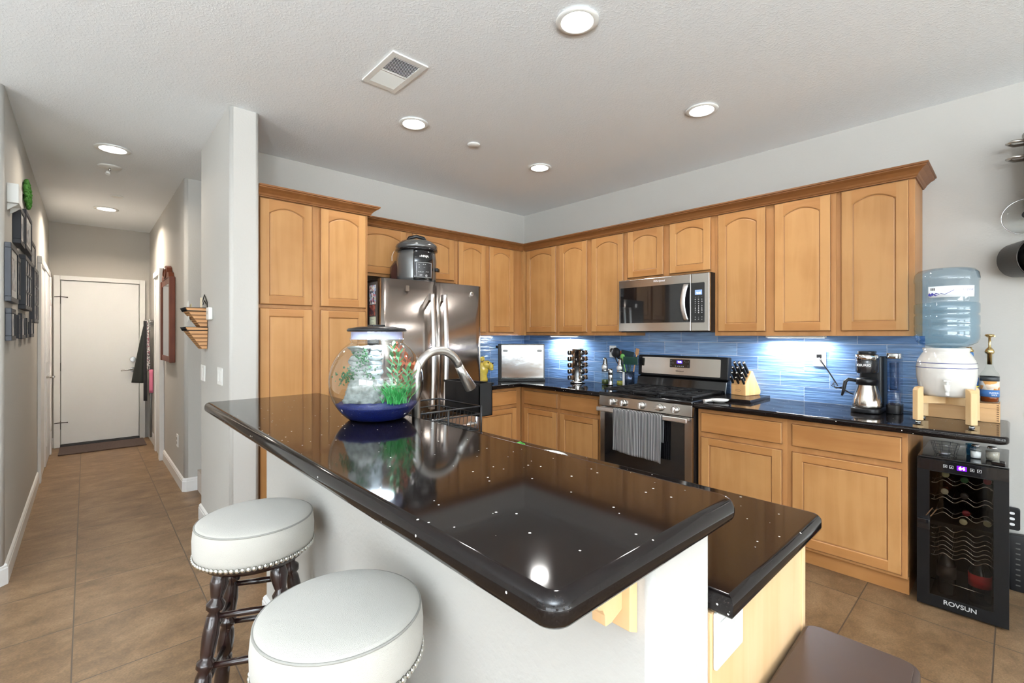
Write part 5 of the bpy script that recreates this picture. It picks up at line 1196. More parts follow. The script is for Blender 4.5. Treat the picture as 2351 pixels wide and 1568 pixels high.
b.tube([cpt(0.04+0.92*i/12, 0.04) for i in range(13)]+[cpt(0.96, 0.5), cpt(0.96, 0.96)]+[cpt(0.96-0.92*i/12, 0.96) for i in range(1, 13)]+[cpt(0.04, 0.5)], 0.0011, 6, closed=True); b.build('panel_outline', PRINTW, CPN)
for i, (s, q, tx, sz) in enumerate([(0.2, 0.82, 'o', 0.014), (0.5, 0.84, '= =', 0.018), (0.85, 0.8, '-', 0.014), (0.2, 0.66, 'o', 0.014), (0.5, 0.68, '- -', 0.014), (0.3, 0.36, '=-=--=', 0.016), (0.68, 0.38, '-=-=', 0.016), (0.3, 0.16, 'OFF', 0.012), (0.62, 0.15, '@', 0.020)]):
    a = math.radians(-92+48*s); p = cpt(s, q, 0.0085); text(tx, 'panel_marks', sz, p, (PI/2, 0, a+PI/2), PRINTW, CPN)
a = math.radians(-66); text('NINJA', 'brand_lettering', 0.023, (0.1640*math.cos(a), 0.1640*math.sin(a), 0.205), (PI/2, 0, a+PI/2), PRINTW, pan, bold=0.0005)
for an in (-15, 165):
    a = math.radians(an); b = MB(Matrix.Rotation(a, 4, 'Z')); b.slab(0.158, 0.185, -0.035, 0.035, 0.10, 0.125, 0.012, 0.005); b.build('side_handle', BLACKP, t)
b = MB(); b.lathe([(0, 0.0), (0.07, 0.0), (0.09, 0.05), (0.085, 0.14), (0.05, 0.19), (0, 0.2)], (-0.13, 0.06, 0), 24); b.build('condensation_cup', mat('smoky_amber', (0.05, 0.022, 0.018), 0.15), t)
b = MB(); b.box(-0.192, -0.190, -0.075, -0.050, 0.175, 0.215); b.tube([(-0.191, -0.06, 0.215), (-0.175, -0.04, 0.26)], 0.0015, 5); b.build('paper_tag', WHITEP, t)
# ---------------------------------------------------------------- wine cooler under the counter end
cx0, cx1, cf, cb_, ch = 3.502, 3.824, -0.600, -0.10, 0.760
t = thing('wine_cooler', 'black wine cooler with glass door under the counter end', 'wine cooler', (3.663, -0.35, 0))
COOL = mat('cooler_black', (0.005, 0.005, 0.0055), 0.32, spec=0.3)
b = MB()
b.box(cx0+0.004, cx0+0.045, cf+0.045, cb_, 0.012, ch-0.008); b.box(cx1-0.045, cx1-0.004, cf+0.045, cb_, 0.012, ch-0.008)
b.box(cx0+0.045, cx1-0.045, cf+0.045, cb_, 0.012, 0.05); b.box(cx0+0.045, cx1-0.045, cf+0.045, cb_, ch-0.055, ch-0.008); b.box(cx0+0.045, cx1-0.045, cb_-0.03, cb_, 0.05, ch-0.055)
b.box(cx0+0.045, cx1-0.045, cf+0.06, cb_-0.03, 0.405, 0.425)
b.build('body', COOL, t)
b = MB(); b.slab(cx0+0.002, cx1-0.002, cf+0.002, cb_, ch-0.0078, ch, 0.01, 0.002); b.build('top_panel', BLACKG, t)
for x in (cx0+0.03, cx1-0.03):
    for y in (cf+0.08, cb_-0.05): b = MB(); b.cyl((x, y, 0), (x, y, 0.0119), 0.014); b.build('foot', BLACKP, t)
b = MB(); gx0, gx1, gz0, gz1 = cx0+0.048, cx1-0.050, 0.070, 0.745
b.box(cx0, gx0, cf, cf+0.042, 0.012, ch-0.010); b.box(gx1, cx1, cf, cf+0.042, 0.012, ch-0.010); b.box(gx0, gx1, cf, cf+0.042, 0.012, gz0); b.box(gx0, gx1, cf, cf+0.042, 0.690, ch-0.010)
dr = b.build('door', COOL, t)
b = MB(); b.box(gx0, gx1, cf+0.002, cf+0.006, gz0, 0.690); b.build('glass_pane', clear('smoked_glass', (0.62, 0.60, 0.58), 1.5), dr)
b = MB(); b.box(cx0+0.002, cx1-0.002, cf-0.0012, cf-0.0002, 0.694, ch-0.012); cp_ = b.build('control_panel', BLACKG, dr)
b = MB(); b.box(3.650, 3.684, cf-0.0022, cf-0.0013, 0.712, 0.734); b.build('display', mat('violet_glow', (0.02, 0.0, 0.12), 0.3, emit=(0.10, 0.0, 0.9), es=2.2), cp_)
text('64', 'display_digits', 0.022, (3.667, cf-0.003, 0.723), FACE_Y, mat('violet_digits', (0.6, 0.5, 1), 0.5, emit=(0.75, 0.6, 1.0), es=5), cp_, bold=0.0007)
for x in (3.608, 3.630, 3.703, 3.727):
    b = MB()
    for (p, q, r_, s_) in ((-0.007, 0.007, -0.007, -0.006), (-0.007, 0.007, 0.006, 0.007), (-0.007, -0.006, -0.006, 0.006), (0.006, 0.007, -0.006, 0.006), (-0.003, 0.003, -0.0012, 0.0002), (-0.0006, 0.0006, -0.003, 0.003)): b.box(x+p, x+q, cf-0.0019, cf-0.0013, 0.723+r_, 0.723+s_)
    b.build('touch_button', PRINTW, cp_)
text('ROVSUN', 'brand_lettering', 0.030, (3.660, cf-0.0006, 0.047), FACE_Y, mat('silver_lettering', (0.42, 0.42, 0.42), 0.4), dr, bold=0.0004)
SH = mat('chrome_shelf_wire', (0.80, 0.76, 0.68), 0.2, 1.0)
def shelf(z):
    b = MB(); gx = (gx0+gx1)/2
    for (y, dz, r_) in ((cf+0.065, 0.0, 0.0024), (cf+0.085, 0.016, 0.0015)):
        b.tube([(gx0-0.0015+(gx1-gx0+0.003)*i/36, y, z+dz-0.0105*math.cos(2*PI*3*(i/36)-0.9)) for i in range(37)], r_, 8)
    for i in range(4): x = gx0+0.01+(gx1-gx0-0.02)*i/3; b.tube([(x, cf+0.065, z-0.004), (x, cf+0.40, z-0.004)], 0.0016, 6)
    return b.build('wire_shelf', SH, t)
for z in (0.628, 0.542, 0.465, 0.395, 0.345, 0.300, 0.258): shelf(z)
b = MB(); b.tube([(gx0, cf+0.06, 0.128), (gx1, cf+0.06, 0.118)], 0.0026, 8); b.build('wire_bar', SH, t)
b = MB(); b.slab(cx0+0.002, cx0+0.05, cf-0.018, cf-0.001, 0.395, 0.445, 0.004, 0.002); b.build('handle', BLACKG, dr)
b = MB(); b.prism([(3.535, 0.462), (3.540, 0.462), (3.565, 0.507), (3.560, 0.507)], 'y', cf-0.010, cf-0.0025); b.prism([(3.552, 0.462), (3.557, 0.462), (3.582, 0.507), (3.577, 0.507)], 'y', cf-0.010, cf-0.0025); b.build('handle_rail', CHROME, dr)
def wine(lab, x, z, capm, body=None, r=0.036, label=None):
    t = thing('wine_bottle', lab, 'wine bottle', (x, cf+0.075, z), group='wine bottles lying in the cooler', local=True)
    b = MB(); b.lathe([(0.0135, 0.012), (0.0150, 0.014), (0.0145, 0.07), (0.018, 0.10), (r, 0.15), (r, 0.30), (r*0.9, 0.305), (0, 0.30)], n=28, axis='y'); b.build('glass', body or mat('bottle_green', (0.015, 0.02, 0.012), 0.1), t)
    b = MB(); b.lathe([(0, 0.0), (0.0135, 0.0), (0.0148, 0.002), (0.0148, 0.0115), (0, 0.0118)], n=24, axis='y'); b.build('cap', capm, t)
wine('wine bottle with pale yellow cap at the top left of the cooler', 3.603, 0.665, mat('cap_yellow', (0.62, 0.58, 0.30), 0.4), mat('red_wine_glass', (0.12, 0.02, 0.01), 0.1))
wine('wine bottle with dark green cap on the top shelf', 3.672, 0.652, mat('cap_green', (0.06, 0.22, 0.08), 0.4))
wine('wine bottle with crimson cap at the top right of the cooler', 3.752, 0.662, mat('cap_crimson', (0.55, 0.02, 0.07), 0.4))
wine('wine bottle with cream cap on the second shelf, left', 3.600, 0.578, mat('cap_cream', (0.66, 0.60, 0.42), 0.4), mat('amber_wine_glass', (0.16, 0.04, 0.015), 0.1))
wine('wine bottle with dull dark cap on the second shelf, middle', 3.672, 0.572, mat('cap_dark', (0.07, 0.06, 0.05), 0.3))
wine('wine bottle with dull red cap in the middle of the cooler', 3.678, 0.489, mat('cap_dull_red', (0.30, 0.035, 0.04), 0.4))
wine('wine bottle with pale yellow cap just below the red capped one', 3.668, 0.443, mat('cap_pale', (0.70, 0.66, 0.40), 0.4), r=0.02)
wine('wine bottle with pale yellow cap right of centre in the lower half', 3.752, 0.458, mat('cap_straw', (0.62, 0.58, 0.34), 0.4))
def standing(lab, x, r, m, label):
    t = thing('wine_bottle', lab, 'wine bottle', (x, cf+0.115, 0.0505), group='big bottles at the cooler bottom', local=True)
    b = MB(); b.lathe([(0.0, 0), (r*0.9, 0.0), (r, 0.006), (r, 0.155), (r*0.7, 0.185), (0.016, 0.198), (0.015, 0.203), (0, 0.203)], n=36); b.build('glass', m, t)
    b = MB(); b.lathe([(r+0.0005, 0.085), (r+0.0015, 0.085), (r+0.0015, 0.145), (r+0.0005, 0.145)], n=40); b.build('label', label, t)
    return t
standing('big bottle with bright red label at the bottom right of the cooler', 3.725, 0.041, mat('black_bottle', (0.01, 0.01, 0.01), 0.1), mat('red_label', (0.62, 0.012, 0.015), 0.5))
standing('big dark bottle at the bottom left of the cooler', 3.604, 0.036, mat('dark_bottle', (0.03, 0.024, 0.02), 0.15), mat('brown_label', (0.045, 0.032, 0.026), 0.5))
# jars and glasses on the cooler
def jar(name, lab, cat, x, y, r, h, m_fill, fill, capm=None, flare=1.0):
    t = thing(name, lab, cat, (x, y, ch+0.001), local=True)
    b = MB(); b.lathe([(0, 0), (r*0.85, 0), (r*0.9, 0.003), (r*flare, h*0.65), (r*flare*(0.75 if capm else 1.05), h*0.8 if capm else h), (r*0.7 if capm else r*flare*1.02, h*0.85 if capm else h)], n=28); b.build('glass', GLASS, t)
    if fill: b = MB(); b.lathe([(0, 0.003), (r*0.86, 0.003), (r*0.93, h*fill), (0, h*fill)], n=28); b.build('contents', m_fill, t)
    if capm: b = MB(); b.lathe([(0, h*0.851), (r*0.72, h*0.851), (r*0.72, h*0.96), (r*0.55, h), (0, h)], n=24); b.build('cap', capm, t)
    return t
jar('salt_shaker', 'glass salt shaker with steel top on the wine cooler', 'shaker', 3.710, -0.475, 0.021, 0.068, mat('salt', (0.80, 0.80, 0.80), 0.8), 0.5, CHROME)
jar('pepper_shaker', 'glass shaker with grey seasoning, rightmost on the wine cooler', 'shaker', 3.768, -0.475, 0.026, 0.068, mat('pepper', (0.30, 0.27, 0.22), 0.9, var=0.6, vscale=300), 0.62, CHROME)
jar('measuring_glass', 'small glass measuring cup with red scale at the left on the wine cooler', 'measuring cup', 3.598, -0.49, 0.024, 0.066, mat('foil', (0.55, 0.52, 0.55), 0.3, 0.5), 0.12, None, 1.25)
jar('drinking_glass', 'faceted small glass second from the left on the wine cooler', 'glass', 3.652, -0.46, 0.022, 0.068, None, 0, None, 1.2)
t = thing('blue_tumbler', 'small blue glass between the faceted glass and the salt shaker', 'glass', (3.690, -0.40, ch+0.001), local=True)
b = MB(); b.lathe([(0, 0), (0.017, 0), (0.021, 0.055), (0.019, 0.055), (0.015, 0.004), (0, 0.004)], n=24); b.build('body', clear('blue_glass', (0.35, 0.60, 0.72), 1.5), t)
t = thing('wire_basket', 'thin wire basket at the left end of the wine cooler top', 'basket', (3.60, -0.49, ch+0.001))
b = MB()
for z, rr in ((0.003, 0.036), (0.030, 0.044), (0.058, 0.050)): b.tube([(3.60+rr*1.1*math.cos(2*PI*i/24), -0.49+rr*math.sin(2*PI*i/24), ch+z) for i in range(24)], 0.0011, 5, closed=True)
for i in range(10): a = 2*PI*i/10; b.tube([(3.60+0.036*1.1*math.cos(a), -0.49+0.036*math.sin(a), ch+0.003), (3.60+0.050*1.1*math.cos(a), -0.49+0.050*math.sin(a), ch+0.058)], 0.0011, 5)
b.build('wire_frame', WIRE, t)
b = MB(); b.prism([(3.765, -0.575), (3.812, -0.59), (3.812, -0.53), (3.78, -0.525)], 'z', ch+0.001, ch+0.014)
tag(b.build('bottle_opener', BLACKG, bevel=0.002), 'black folded opener lying at the right front corner of the wine cooler', 'opener')
# folded black things leaning at the wall right of the cooler
t = thing('folded_step_stool', 'folded black step stool leaning at the wall right of the wine cooler', 'step stool', (3.88, -0.08, 0))
b = MB(); b.M = Matrix.Translation((3.875, -0.045, 0)) @ Matrix.Rotation(math.radians(-6), 4, 'Y'); b.slab(-0.055, 0.045, -0.02, 0.02, 0.0, 0.30, 0.012, 0.004); b.build('frame', BLACKP, t)
b = MB()
for k in range(9): b.box(3.845+0.0, 3.862, -0.068, -0.0665, 0.03+0.028*k, 0.036+0.028*k)
b.build('tread_ribs', GREYM, t)
t = thing('folded_stool_top', 'black grip plate with three white holes on the wall right of the wine cooler', 'rack', (3.85, -0.04, 0.33))
b = MB(); b.slab(3.78, 3.862, 0.315, 0.435, 0, 0.02, 0.012, 0.003); b.bm.transform(Matrix.Translation((0, -0.012, 0)) @ XZ); b.build('plate', BLACKP, t)
for k in range(3):
    b = MB(); b.slab(3.822, 3.842, 0.338+0.030*k, 0.352+0.030*k, 0, 0.001, 0.0068); b.bm.transform(Matrix.Translation((0, -0.0321, 0)) @ XZ); b.build('hole', PRINTW, t)
# pots on the wall at the right edge
DKP = mat('anodised_pan', (0.055, 0.048, 0.044), 0.35, 0.8)
t = thing('stock_pot', 'tall steel pot with side handles hanging on the wall, cut by the right edge', 'pot', (4.00, -0.17, 2.05))
b = MB(); b.lathe([(0, 1.98), (0.135, 1.98), (0.145, 2.0), (0.148, 2.385), (0.154, 2.395), (0.154, 2.402), (0.144, 2.40), (0.140, 2.02), (0, 2.02)], (4.02, -0.17, 0), 48); b.build('body', mat('pot_steel', (0.36, 0.32, 0.30), 0.25, 0.95), t)
for z in (2.365, 2.285):
    b = MB(); b.tube([(3.885, -0.205, z), (3.835, -0.235, z), (3.815, -0.20, z), (3.835, -0.15, z), (3.88, -0.135, z)], 0.008, 10); b.build('handle', NICKEL, t)
b = MB(); b.tube([(4.02, -0.03, 2.40), (4.02, -0.01, 2.45)], 0.006); b.build('hook', BLACKM, t)
t = thing('glass_pan_lid', 'round glass lid hanging on the wall at the right edge', 'lid', (3.885, -0.05, 2.0))
b = MB(); b.lathe([(0.0, -0.072), (0.04, -0.069), (0.075, -0.058), (0.093, -0.045)], (3.885, 0, 2.005), 48, 0, 'y'); b.build('glass', clear('lid_glass', (0.90, 0.92, 0.92), 1.5), t)
b = MB(); b.tube([(3.885+0.094*math.cos(2*PI*i/48), -0.044, 2.005+0.094*math.sin(2*PI*i/48)) for i in range(48)], 0.0025, 8, closed=True); b.build('steel_rim', CHROME, t)
b = MB(); b.cyl((3.885, -0.072, 2.005), (3.885, -0.10, 2.005), 0.010, 0.019); b.build('knob', BLACKP, t)
b = MB(); b.tube([(3.885, -0.002, 2.12), (3.885, -0.06, 2.11), (3.885, -0.06, 2.09)], 0.004, 8); b.build('hook', BLACKM, t)
t = thing('saucepan', 'dark saucepan hanging below the glass lid at the right edge', 'pan', (3.875, -0.07, 1.775))
PM = Matrix.Translation((3.885, -0.105, 1.772)) @ Matrix.Rotation(math.radians(42), 4, 'Z')
b = MB(PM); b.lathe([(0, 0.075), (0.070, 0.075), (0.090, 0.065), (0.104, -0.055), (0.108, -0.060), (0.108, -0.064), (0.101, -0.062), (0.086, 0.058), (0, 0.066)], (0, 0, 0), 48, 0, 'y'); b.build('body', DKP, t)
b = MB(); b.tube([(3.90, -0.13, 1.878), (3.90, -0.12, 1.90), (3.89, -0.06, 1.925), (3.885, -0.012, 1.93)], 0.006, 8); b.build('handle', NICKEL, t)
t = thing('small_saucepan', 'smaller dark pan nested in the hanging saucepan at the right edge', 'pan', (3.92, -0.16, 1.76))
b = MB(PM); b.lathe([(0, 0.020), (0.055, 0.020), (0.068, 0.012), (0.078, -0.095), (0.082, -0.100), (0.078, -0.103), (0.066, 0.004), (0, 0.010)], (0.004, 0, -0.012), 40, 0, 'y'); b.build('body', mat('grey_pan', (0.12, 0.12, 0.115), 0.35, 0.7), t)

# ---------------------------------------------------------------- hall
b = MB(); b.slab(-3.98, -3.47, -3.965, -3.175, 0.0005, 0.012, 0.01, 0.003)
tag(b.build('door_mat', mat('brown_ribbed_mat', (0.075, 0.05, 0.042), 0.95, bump=1.0, bscale=120, var=0.4, vscale=60)), 'dark brown door mat on the floor before the white hall door', 'mat')
FR = mat('navy_black_frame', (0.012, 0.015, 0.024), 0.45); PHT = picture('photo_paper', [(0.55,0.55,0.55),(0.12,0.14,0.18),(0.35,0.38,0.42),(0.72,0.72,0.72),(0.25,0.2,0.18)], 25)
MATB = mat('white_mount', (0.72, 0.72, 0.70), 0.6); FRG = clear('frame_glass', (0.97, 0.97, 0.97), 1.3, gloss=0.35)
def frame(lab, x1, x0, z0, z1, grid=None, w=0.028, dep=0.026, mount=True):
    """picture frame on the hall's left wall (y = -4.06); x1 is the end nearer the kitchen"""
    t = thing('picture_frame', lab, 'picture frame', ((x0+x1)/2, -4.06, (z0+z1)/2), group='dark frames on the hall wall')
    yb, yf = -4.0598, -4.06+dep
    b = MB(); b.box(x0, x1, yb, yf, z0, z0+w); b.box(x0, x1, yb, yf, z1-w, z1); b.box(x0, x0+w, yb, yf, z0+w, z1-w); b.box(x1-w, x1, yb, yf, z0+w, z1-w)
    if grid:
        nx, nz = grid
        for i in range(1, nx): xx = x0+(x1-x0)*i/nx; b.box(xx-0.008, xx+0.008, yb, yf, z0+w, z1-w)
        for i in range(1, nz): zz_ = z0+(z1-z0)*i/nz; b.box(x0+w, x1-w, yb, yf-0.0005, zz_-0.008, zz_+0.008)
    b.build('frame', FR, t, bevel=0.002)
    b = MB(); b.box(x0+w*0.9, x1-w*0.9, yb, yf-0.006, z0+w*0.9, z1-w*0.9); b.build('mount', MATB if mount else FR, t)
    k = 0.27 if mount and not grid else 0.03
    b = MB(); b.box(x0+(x1-x0)*k*0.8, x1-(x1-x0)*k*0.8, yf-0.006, yf-0.005, z0+(z1-z0)*k*0.8, z1-(z1-z0)*k*0.8); b.build('photo', PHT, t)
    b = MB(); b.box(x0+w, x1-w, yf-0.004, yf-0.003, z0+w, z1-w); b.build('glass', FRG, t)
frame('large dark picture frame at the left, nearest the kitchen corner', 0.085, -0.300, 1.560, 1.885)
frame('dark picture frame in the upper left directly below the white box', -0.290, -0.555, 1.935, 2.165, dep=0.036)
frame('dark picture frame in the upper row beside the one below the white box', -0.640, -1.10, 1.955, 2.215, dep=0.036)
frame('far small picture frame high near the door casing', -1.21, -1.62, 1.90, 2.10)
frame('thin dark frame half hidden between the large frame and the grid frame', -0.36, -0.545, 1.600, 1.865, dep=0.018)
frame('collage frame with a three by three grid of photos', -0.60, -1.09, 1.545, 1.905, grid=(3, 3), dep=0.036, mount=False)
frame('tall narrow collage frame beside the door casing', -1.42, -1.84, 1.47, 1.915, grid=(2, 3), dep=0.03, mount=False)
frame('small dark frame at lower left, nearest the kitchen corner', 0.062, -0.160, 1.340, 1.522)
frame('first of the small frames in the lower row after the gap', -0.40, -0.475, 1.350, 1.500, dep=0.02)
frame('lower row frame with a pale edge, in the middle of the row', -0.62, -0.86, 1.345, 1.515, dep=0.018)
frame('lower row frame second from the door casing', -0.97, -1.14, 1.350, 1.495, dep=0.018)
frame('last small frame of the lower row next to the door casing', -1.31, -1.58, 1.355, 1.495, dep=0.018)
t = thing('wall_shelf_box', 'white box shelf on the hall wall above the picture frames', 'shelf', (-0.11, -4.06, 2.17))
b = MB(); b.box(-0.205, -0.012, -4.0598, -4.012, 2.125, 2.235); b.build('box', WHITEP, t, bevel=0.003)
for x in (-0.18, -0.055): b = MB(); b.prism([(-4.0598, 2.124), (-4.018, 2.124), (-4.0598, 2.085)], 'x', x, x+0.016); b.build('bracket', WHITEP, t)
b = MB(); random.seed(3)
for k in range(420):
    a = random.uniform(0, 2*PI); rr = math.sqrt(random.random()); b.ball((-1.04+0.20*rr*math.cos(a), -4.042+0.014*random.uniform(-1, 1)*(1.1-rr), 2.395+0.095*rr*math.sin(a)), random.uniform(0.007, 0.013), n=5, m=4)
tag(b.build('boxwood_panel', mat('boxwood_green', (0.03, 0.15, 0.012), 0.7, var=0.6, vscale=50)), 'bright green boxwood decoration high on the hall wall past the white box', 'decoration')
# mirror on the right hall wall
t = thing('wall_mirror', 'tall mirror in carved reddish wood frame on the right hall wall', 'mirror', (-1.9, -3.10, 1.5))
MW = wood('mahogany', (0.20, 0.055, 0.025), (0.12, 0.03, 0.015), 'z')
mxa, mxb, mza, mzb = -2.33, -1.60, 1.105, 1.93
b = MB(); yb, yf = -3.1002, -3.148
b.box(mxa, mxa+0.06, yf, yb, mza, mzb); b.box(mxb-0.06, mxb, yf, yb, mza, mzb); b.box(mxa+0.06, mxb-0.06, yf+0.008, yb, mza, mza+0.06); b.box(mxa+0.06, mxb-0.06, yf+0.008, yb, mzb-0.06, mzb); b.build('frame', MW, t, bevel=0.006)
b = MB(); b.box(mxa+0.055, mxb-0.055, yf+0.010, yf+0.018, mza+0.055, mzb-0.055); b.build('mirror_glass', mat('mirror_silver', (0.9, 0.9, 0.9), 0.01, 1.0), t)
b = MB(); xc = (mxa+mxb)/2
b.prism([(xc-0.28, mzb+0.001), (xc+0.28, mzb+0.001), (xc+0.25, mzb+0.05), (xc+0.15, mzb+0.06), (xc+0.13, mzb+0.11), (xc+0.06, mzb+0.135), (xc-0.06, mzb+0.135), (xc-0.13, mzb+0.11), (xc-0.15, mzb+0.06), (xc-0.25, mzb+0.05)], 'y', yf+0.004, yb)
b.tube([(xc+0.10*math.cos(a), yf, mzb+0.06+0.05*math.sin(a)) for a in [2*PI*i/20 for i in range(20)]], 0.008, 8, closed=True)
b.build('carved_crest', MW, t, bevel=0.004)
# letter baskets on the pillar
RAT = stripes('woven_rattan', (0.42, 0.21, 0.07), (0.20, 0.09, 0.03), 70, 'Z', 0.7)
RAT2 = stripes('pale_rattan', (0.58, 0.31, 0.14), (0.22, 0.10, 0.04), 38, 'Z', 0.6)
t = thing('letter_basket', 'two-tier woven letter basket with dark wire rims on the pillar', 'basket', (-0.10, -3.10, 1.45))
def pocket(zb, zt):
    x0, x1 = -0.205, 0.020; yw = -3.101
    b = MB()
    # front slanting outward to the top, narrow at the bottom
    F = [(x0+0.05, yw-0.03, zb), (x1-0.03, yw-0.03, zb), (x1, yw-0.130, zt), (x0, yw-0.130, zt)]; B = [(x0+0.05, yw-0.004, zb), (x1-0.03, yw-0.004, zb), (x1, yw-0.004, zt), (x0, yw-0.004, zt)]
    def q(P, mi): b.poly(P, mi)
    q(F, 0); q(B, 0); q([F[0], F[1], B[1], B[0]], 0); q([F[1], F[2], B[2], B[1]], 1); q([F[0], F[3], B[3], B[0]], 1)
    o = b.build('pocket', [RAT, RAT2], t, solid=0.004)
    b = MB(); 
    for dz in (0.003, 0.022): b.tube([B[3], (F[3][0], F[3][1]-0.002, zt), (F[2][0], F[2][1]-0.002, zt), B[2]] if dz < 0.01 else [(B[3][0], B[3][1], zt-dz), (F[3][0]+0.003, F[3][1]+0.010, zt-dz), (F[2][0]-0.002, F[2][1]+0.010, zt-dz), (B[2][0], B[2][1], zt-dz)], 0.0028, 7)
    n = 7
    for i in range(n):
        a0 = Vector(F[3]).lerp(Vector(F[2]), (i+0.2)/n); a1 = Vector(F[3]).lerp(Vector(F[2]), (i+0.8)/n)
        b.tube([a0+Vector((0, -0.003, 0)), (a0+a1)/2+Vector((0, 0.006, -0.022)), a1+Vector((0, -0.003, 0))], 0.0022, 6)
    b.build('wire_rim', BLACKM, o)
pocket(1.415, 1.560); pocket(1.275, 1.425)
b = MB(); b.tube([(-0.195, -3.106, 1.56), (-0.19, -3.106, 1.60), (-0.09, -3.106, 1.66), (0.01, -3.106, 1.60), (0.015, -3.106, 1.56)], 0.003, 7); b.tube([(-0.15, -3.106, 1.59), (-0.09, -3.106, 1.62), (-0.03, -3.106, 1.59)], 0.0025, 7); b.build('wire_back', BLACKM, t)
ENV = mat('cream_envelope', (0.78, 0.70, 0.52), 0.7)
for lab, M_, w, h, m in (('cream envelope standing in the upper basket, right side', Matrix.Translation((-0.035, -3.135, 1.50)) @ Matrix.Rotation(math.radians(3), 4, 'Y'), 0.075, 0.135, ENV),
                     ('white folded paper sticking out of the front of the upper basket', Matrix.Translation((-0.14, -3.195, 1.495)) @ Matrix.Rotation(math.radians(-18), 4, 'Y'), 0.07, 0.115, mat('pale_paper', (0.74, 0.75, 0.70), 0.7)),
                     ('yellowish paper behind the white folded one in the upper basket', Matrix.Translation((-0.165, -3.175, 1.49)) @ Matrix.Rotation(math.radians(-8), 4, 'Y'), 0.06, 0.105, mat('yellow_paper', (0.62, 0.58, 0.36), 0.7))):
    b = MB(M_); b.box(-w/2, w/2, -0.001, 0.001, -0.02, h); tag(b.build('letter', m), lab, 'letter', 'letters in the basket')
t = thing('thermostat', 'small white thermostat beside the letter basket on the pillar', 'thermostat', (0.15, -3.10, 1.515))
b = MB(); b.slab(0.085, 0.175, 1.475, 1.560, 0, 0.024, 0.008, 0.004); b.bm.transform(Matrix.Translation((0, -3.1005, 0)) @ XZ); b.build('case', WHITEP, t)
b = MB(); b.box(0.115, 0.123, -3.1257, -3.1247, 1.512, 1.535); b.build('display_slot', BLACKP, t)
# coats and keys by the door
t = thing('coat_hook_rail', 'metal hook rail with hanging keys on the right wall by the hall door', 'hook rail', (-3.5, -3.10, 1.5))
b = MB(); b.box(-3.92, -3.16, -3.112, -3.1005, 1.50, 1.56); b.build('rail', GREYM, t, bevel=0.003)
for k in range(6):
    x = -3.86+0.13*k; b = MB(); b.tube([(x, -3.112, 1.53), (x, -3.15, 1.525), (x, -3.165, 1.54), (x, -3.165, 1.56)], 0.005, 8); b.build('hook', CHROME, t)
CLOTH = mat('black_cloth', (0.012, 0.015, 0.013), 0.95, bump=0.4, bscale=60)
def coat(s, q):
    w = 0.03+0.17*q**0.8; return (-3.72+0.06*math.sin(9*s)*q+0.20*(s-0.5)*(0.4+0.6*q), -3.17-0.13*q**0.9*math.sin(PI*s)-0.012*math.sin(22*s)*q, 1.545-0.78*q)
b = MB(); b.sheet(coat, 28, 24); tag(b.build('hanging_coat', CLOTH, solid=0.012), 'black coat hanging on the rail beside the white hall door', 'coat')
b = MB(); b.sheet(lambda s, q: (-3.55+0.08*(s-0.5), -3.165-0.03*math.sin(PI*s)-0.005*math.sin(20*s), 1.545-1.0*q), 14, 10); tag(b.build('hanging_scarf', mat('black_scarf', (0.015, 0.015, 0.018), 0.95), solid=0.006), 'long thin black scarf hanging behind the coat', 'scarf')
b = MB(); b.sheet(lambda s, q: (-3.42+0.12*(s-0.5), -3.150-0.025*math.sin(PI*s), 1.545-0.62*q), 10, 10); tag(b.build('lanyard_bundle', picture('mixed_lanyards', [(0.5,0.5,0.5),(0.05,0.05,0.06),(0.3,0.08,0.12),(0.7,0.7,0.7),(0.1,0.1,0.12)], 60), solid=0.004), 'bundle of grey and silver lanyards hanging from the rail', 'lanyards')
b = MB(); b.tube([(-3.34, -3.166, 1.548), (-3.34, -3.15, 1.2), (-3.34, -3.14, 0.75)], 0.006, 8); b.slab(-3.365, -3.315, -3.155, -3.135, 0.12, 0.75, 0.008, 0.004); tag(b.build('folded_umbrella', GREYM), 'slim folded umbrella hanging low by the hall door casing', 'umbrella')
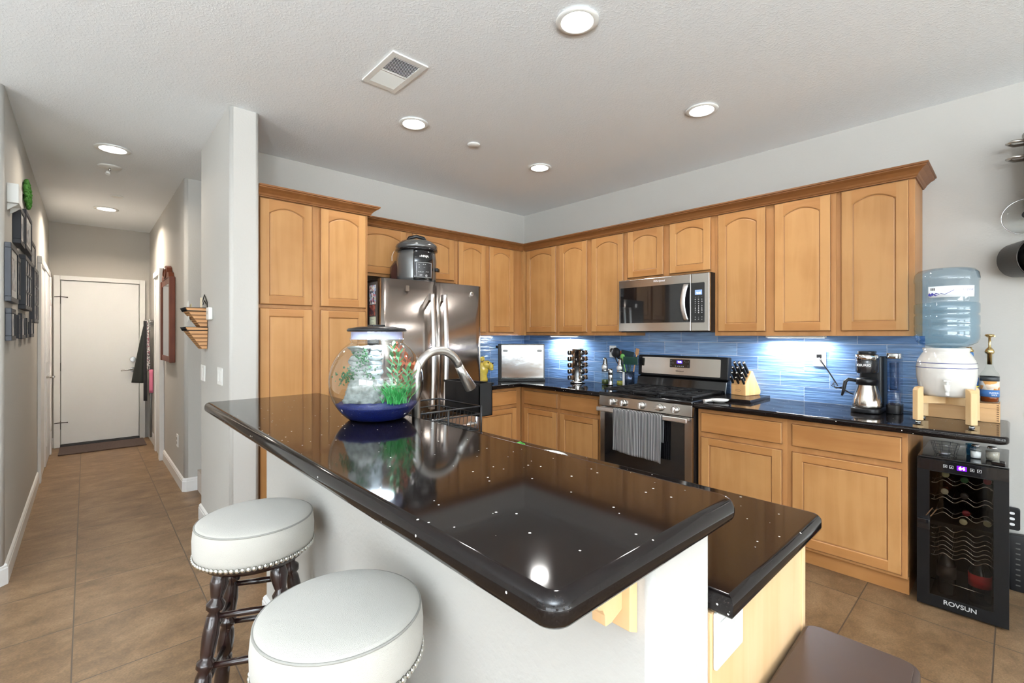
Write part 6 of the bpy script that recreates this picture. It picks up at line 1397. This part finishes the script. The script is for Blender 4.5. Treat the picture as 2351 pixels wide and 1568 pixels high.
b = MB(); b.tube([(-3.52+0.045*math.cos(2*PI*i/24), -3.14, 0.68+0.07*math.sin(2*PI*i/24)) for i in range(24)], 0.004, 8, closed=True); b.tube([(-3.52, -3.14, 0.75), (-3.52, -3.16, 1.548)], 0.002, 6); tag(b.build('leash_loop', BLACKM), 'black leash with a loop hanging low beside the umbrella', 'leash')
b = MB(); b.sheet(lambda s, q: (-3.25+0.09*(s-0.5), -3.135-0.03*math.sin(PI*s), 0.95-0.28*q), 8, 6); tag(b.build('pink_pouch', mat('pink_fabric', (0.55, 0.15, 0.25), 0.8), solid=0.01), 'small pink pouch hanging by the hall door casing', 'pouch')
# ---------------------------------------------------------------- unseen floor lamps, added to bounce fill light off the ceiling
def fill_torchiere(lab, x, y, power):
    t = thing('fill_floor_lamp', lab, 'added fill lamp', (x, y, 0), group='unseen lamps added as ceiling fill', local=True)
    b = MB(); b.lathe([(0, 0), (0.14, 0), (0.15, 0.008), (0.14, 0.02), (0.02, 0.03), (0, 0.03)], n=40); b.build('base', BLACKM, t)
    b = MB(); b.cyl((0, 0, 0.03), (0, 0, 1.74), 0.012); b.build('pole', BLACKM, t)
    b = MB(); b.lathe([(0.0, 1.74), (0.03, 1.742), (0.12, 1.79), (0.19, 1.86), (0.185, 1.86), (0.115, 1.797), (0.0, 1.755)], n=48); b.build('lamp_shade', GREYM, t)
    b = MB(); b.lathe([(0, 1.80), (0.10, 1.80), (0.10, 1.806), (0, 1.808)], n=32); b.build('bulb_plate', LENS, t)
    l = bpy.data.lights.new('added_fill_glow', 'AREA'); l.shape = 'DISK'; l.size = 0.34; l.energy = power; l.color = (0.84, 0.93, 1.0)
    o = bpy.data.objects.new('added_fill_glow', l); COL.objects.link(o); o.parent = t; o.location = (0, 0, 1.855); o.rotation_euler = (PI, 0, 0)
fill_torchiere('black floor lamp added out of view to brighten the ceiling, hall side', 2.4, -5.9, 35)
fill_torchiere('black floor lamp added out of view to brighten the ceiling, behind the bar stools', 4.9, -4.8, 210)
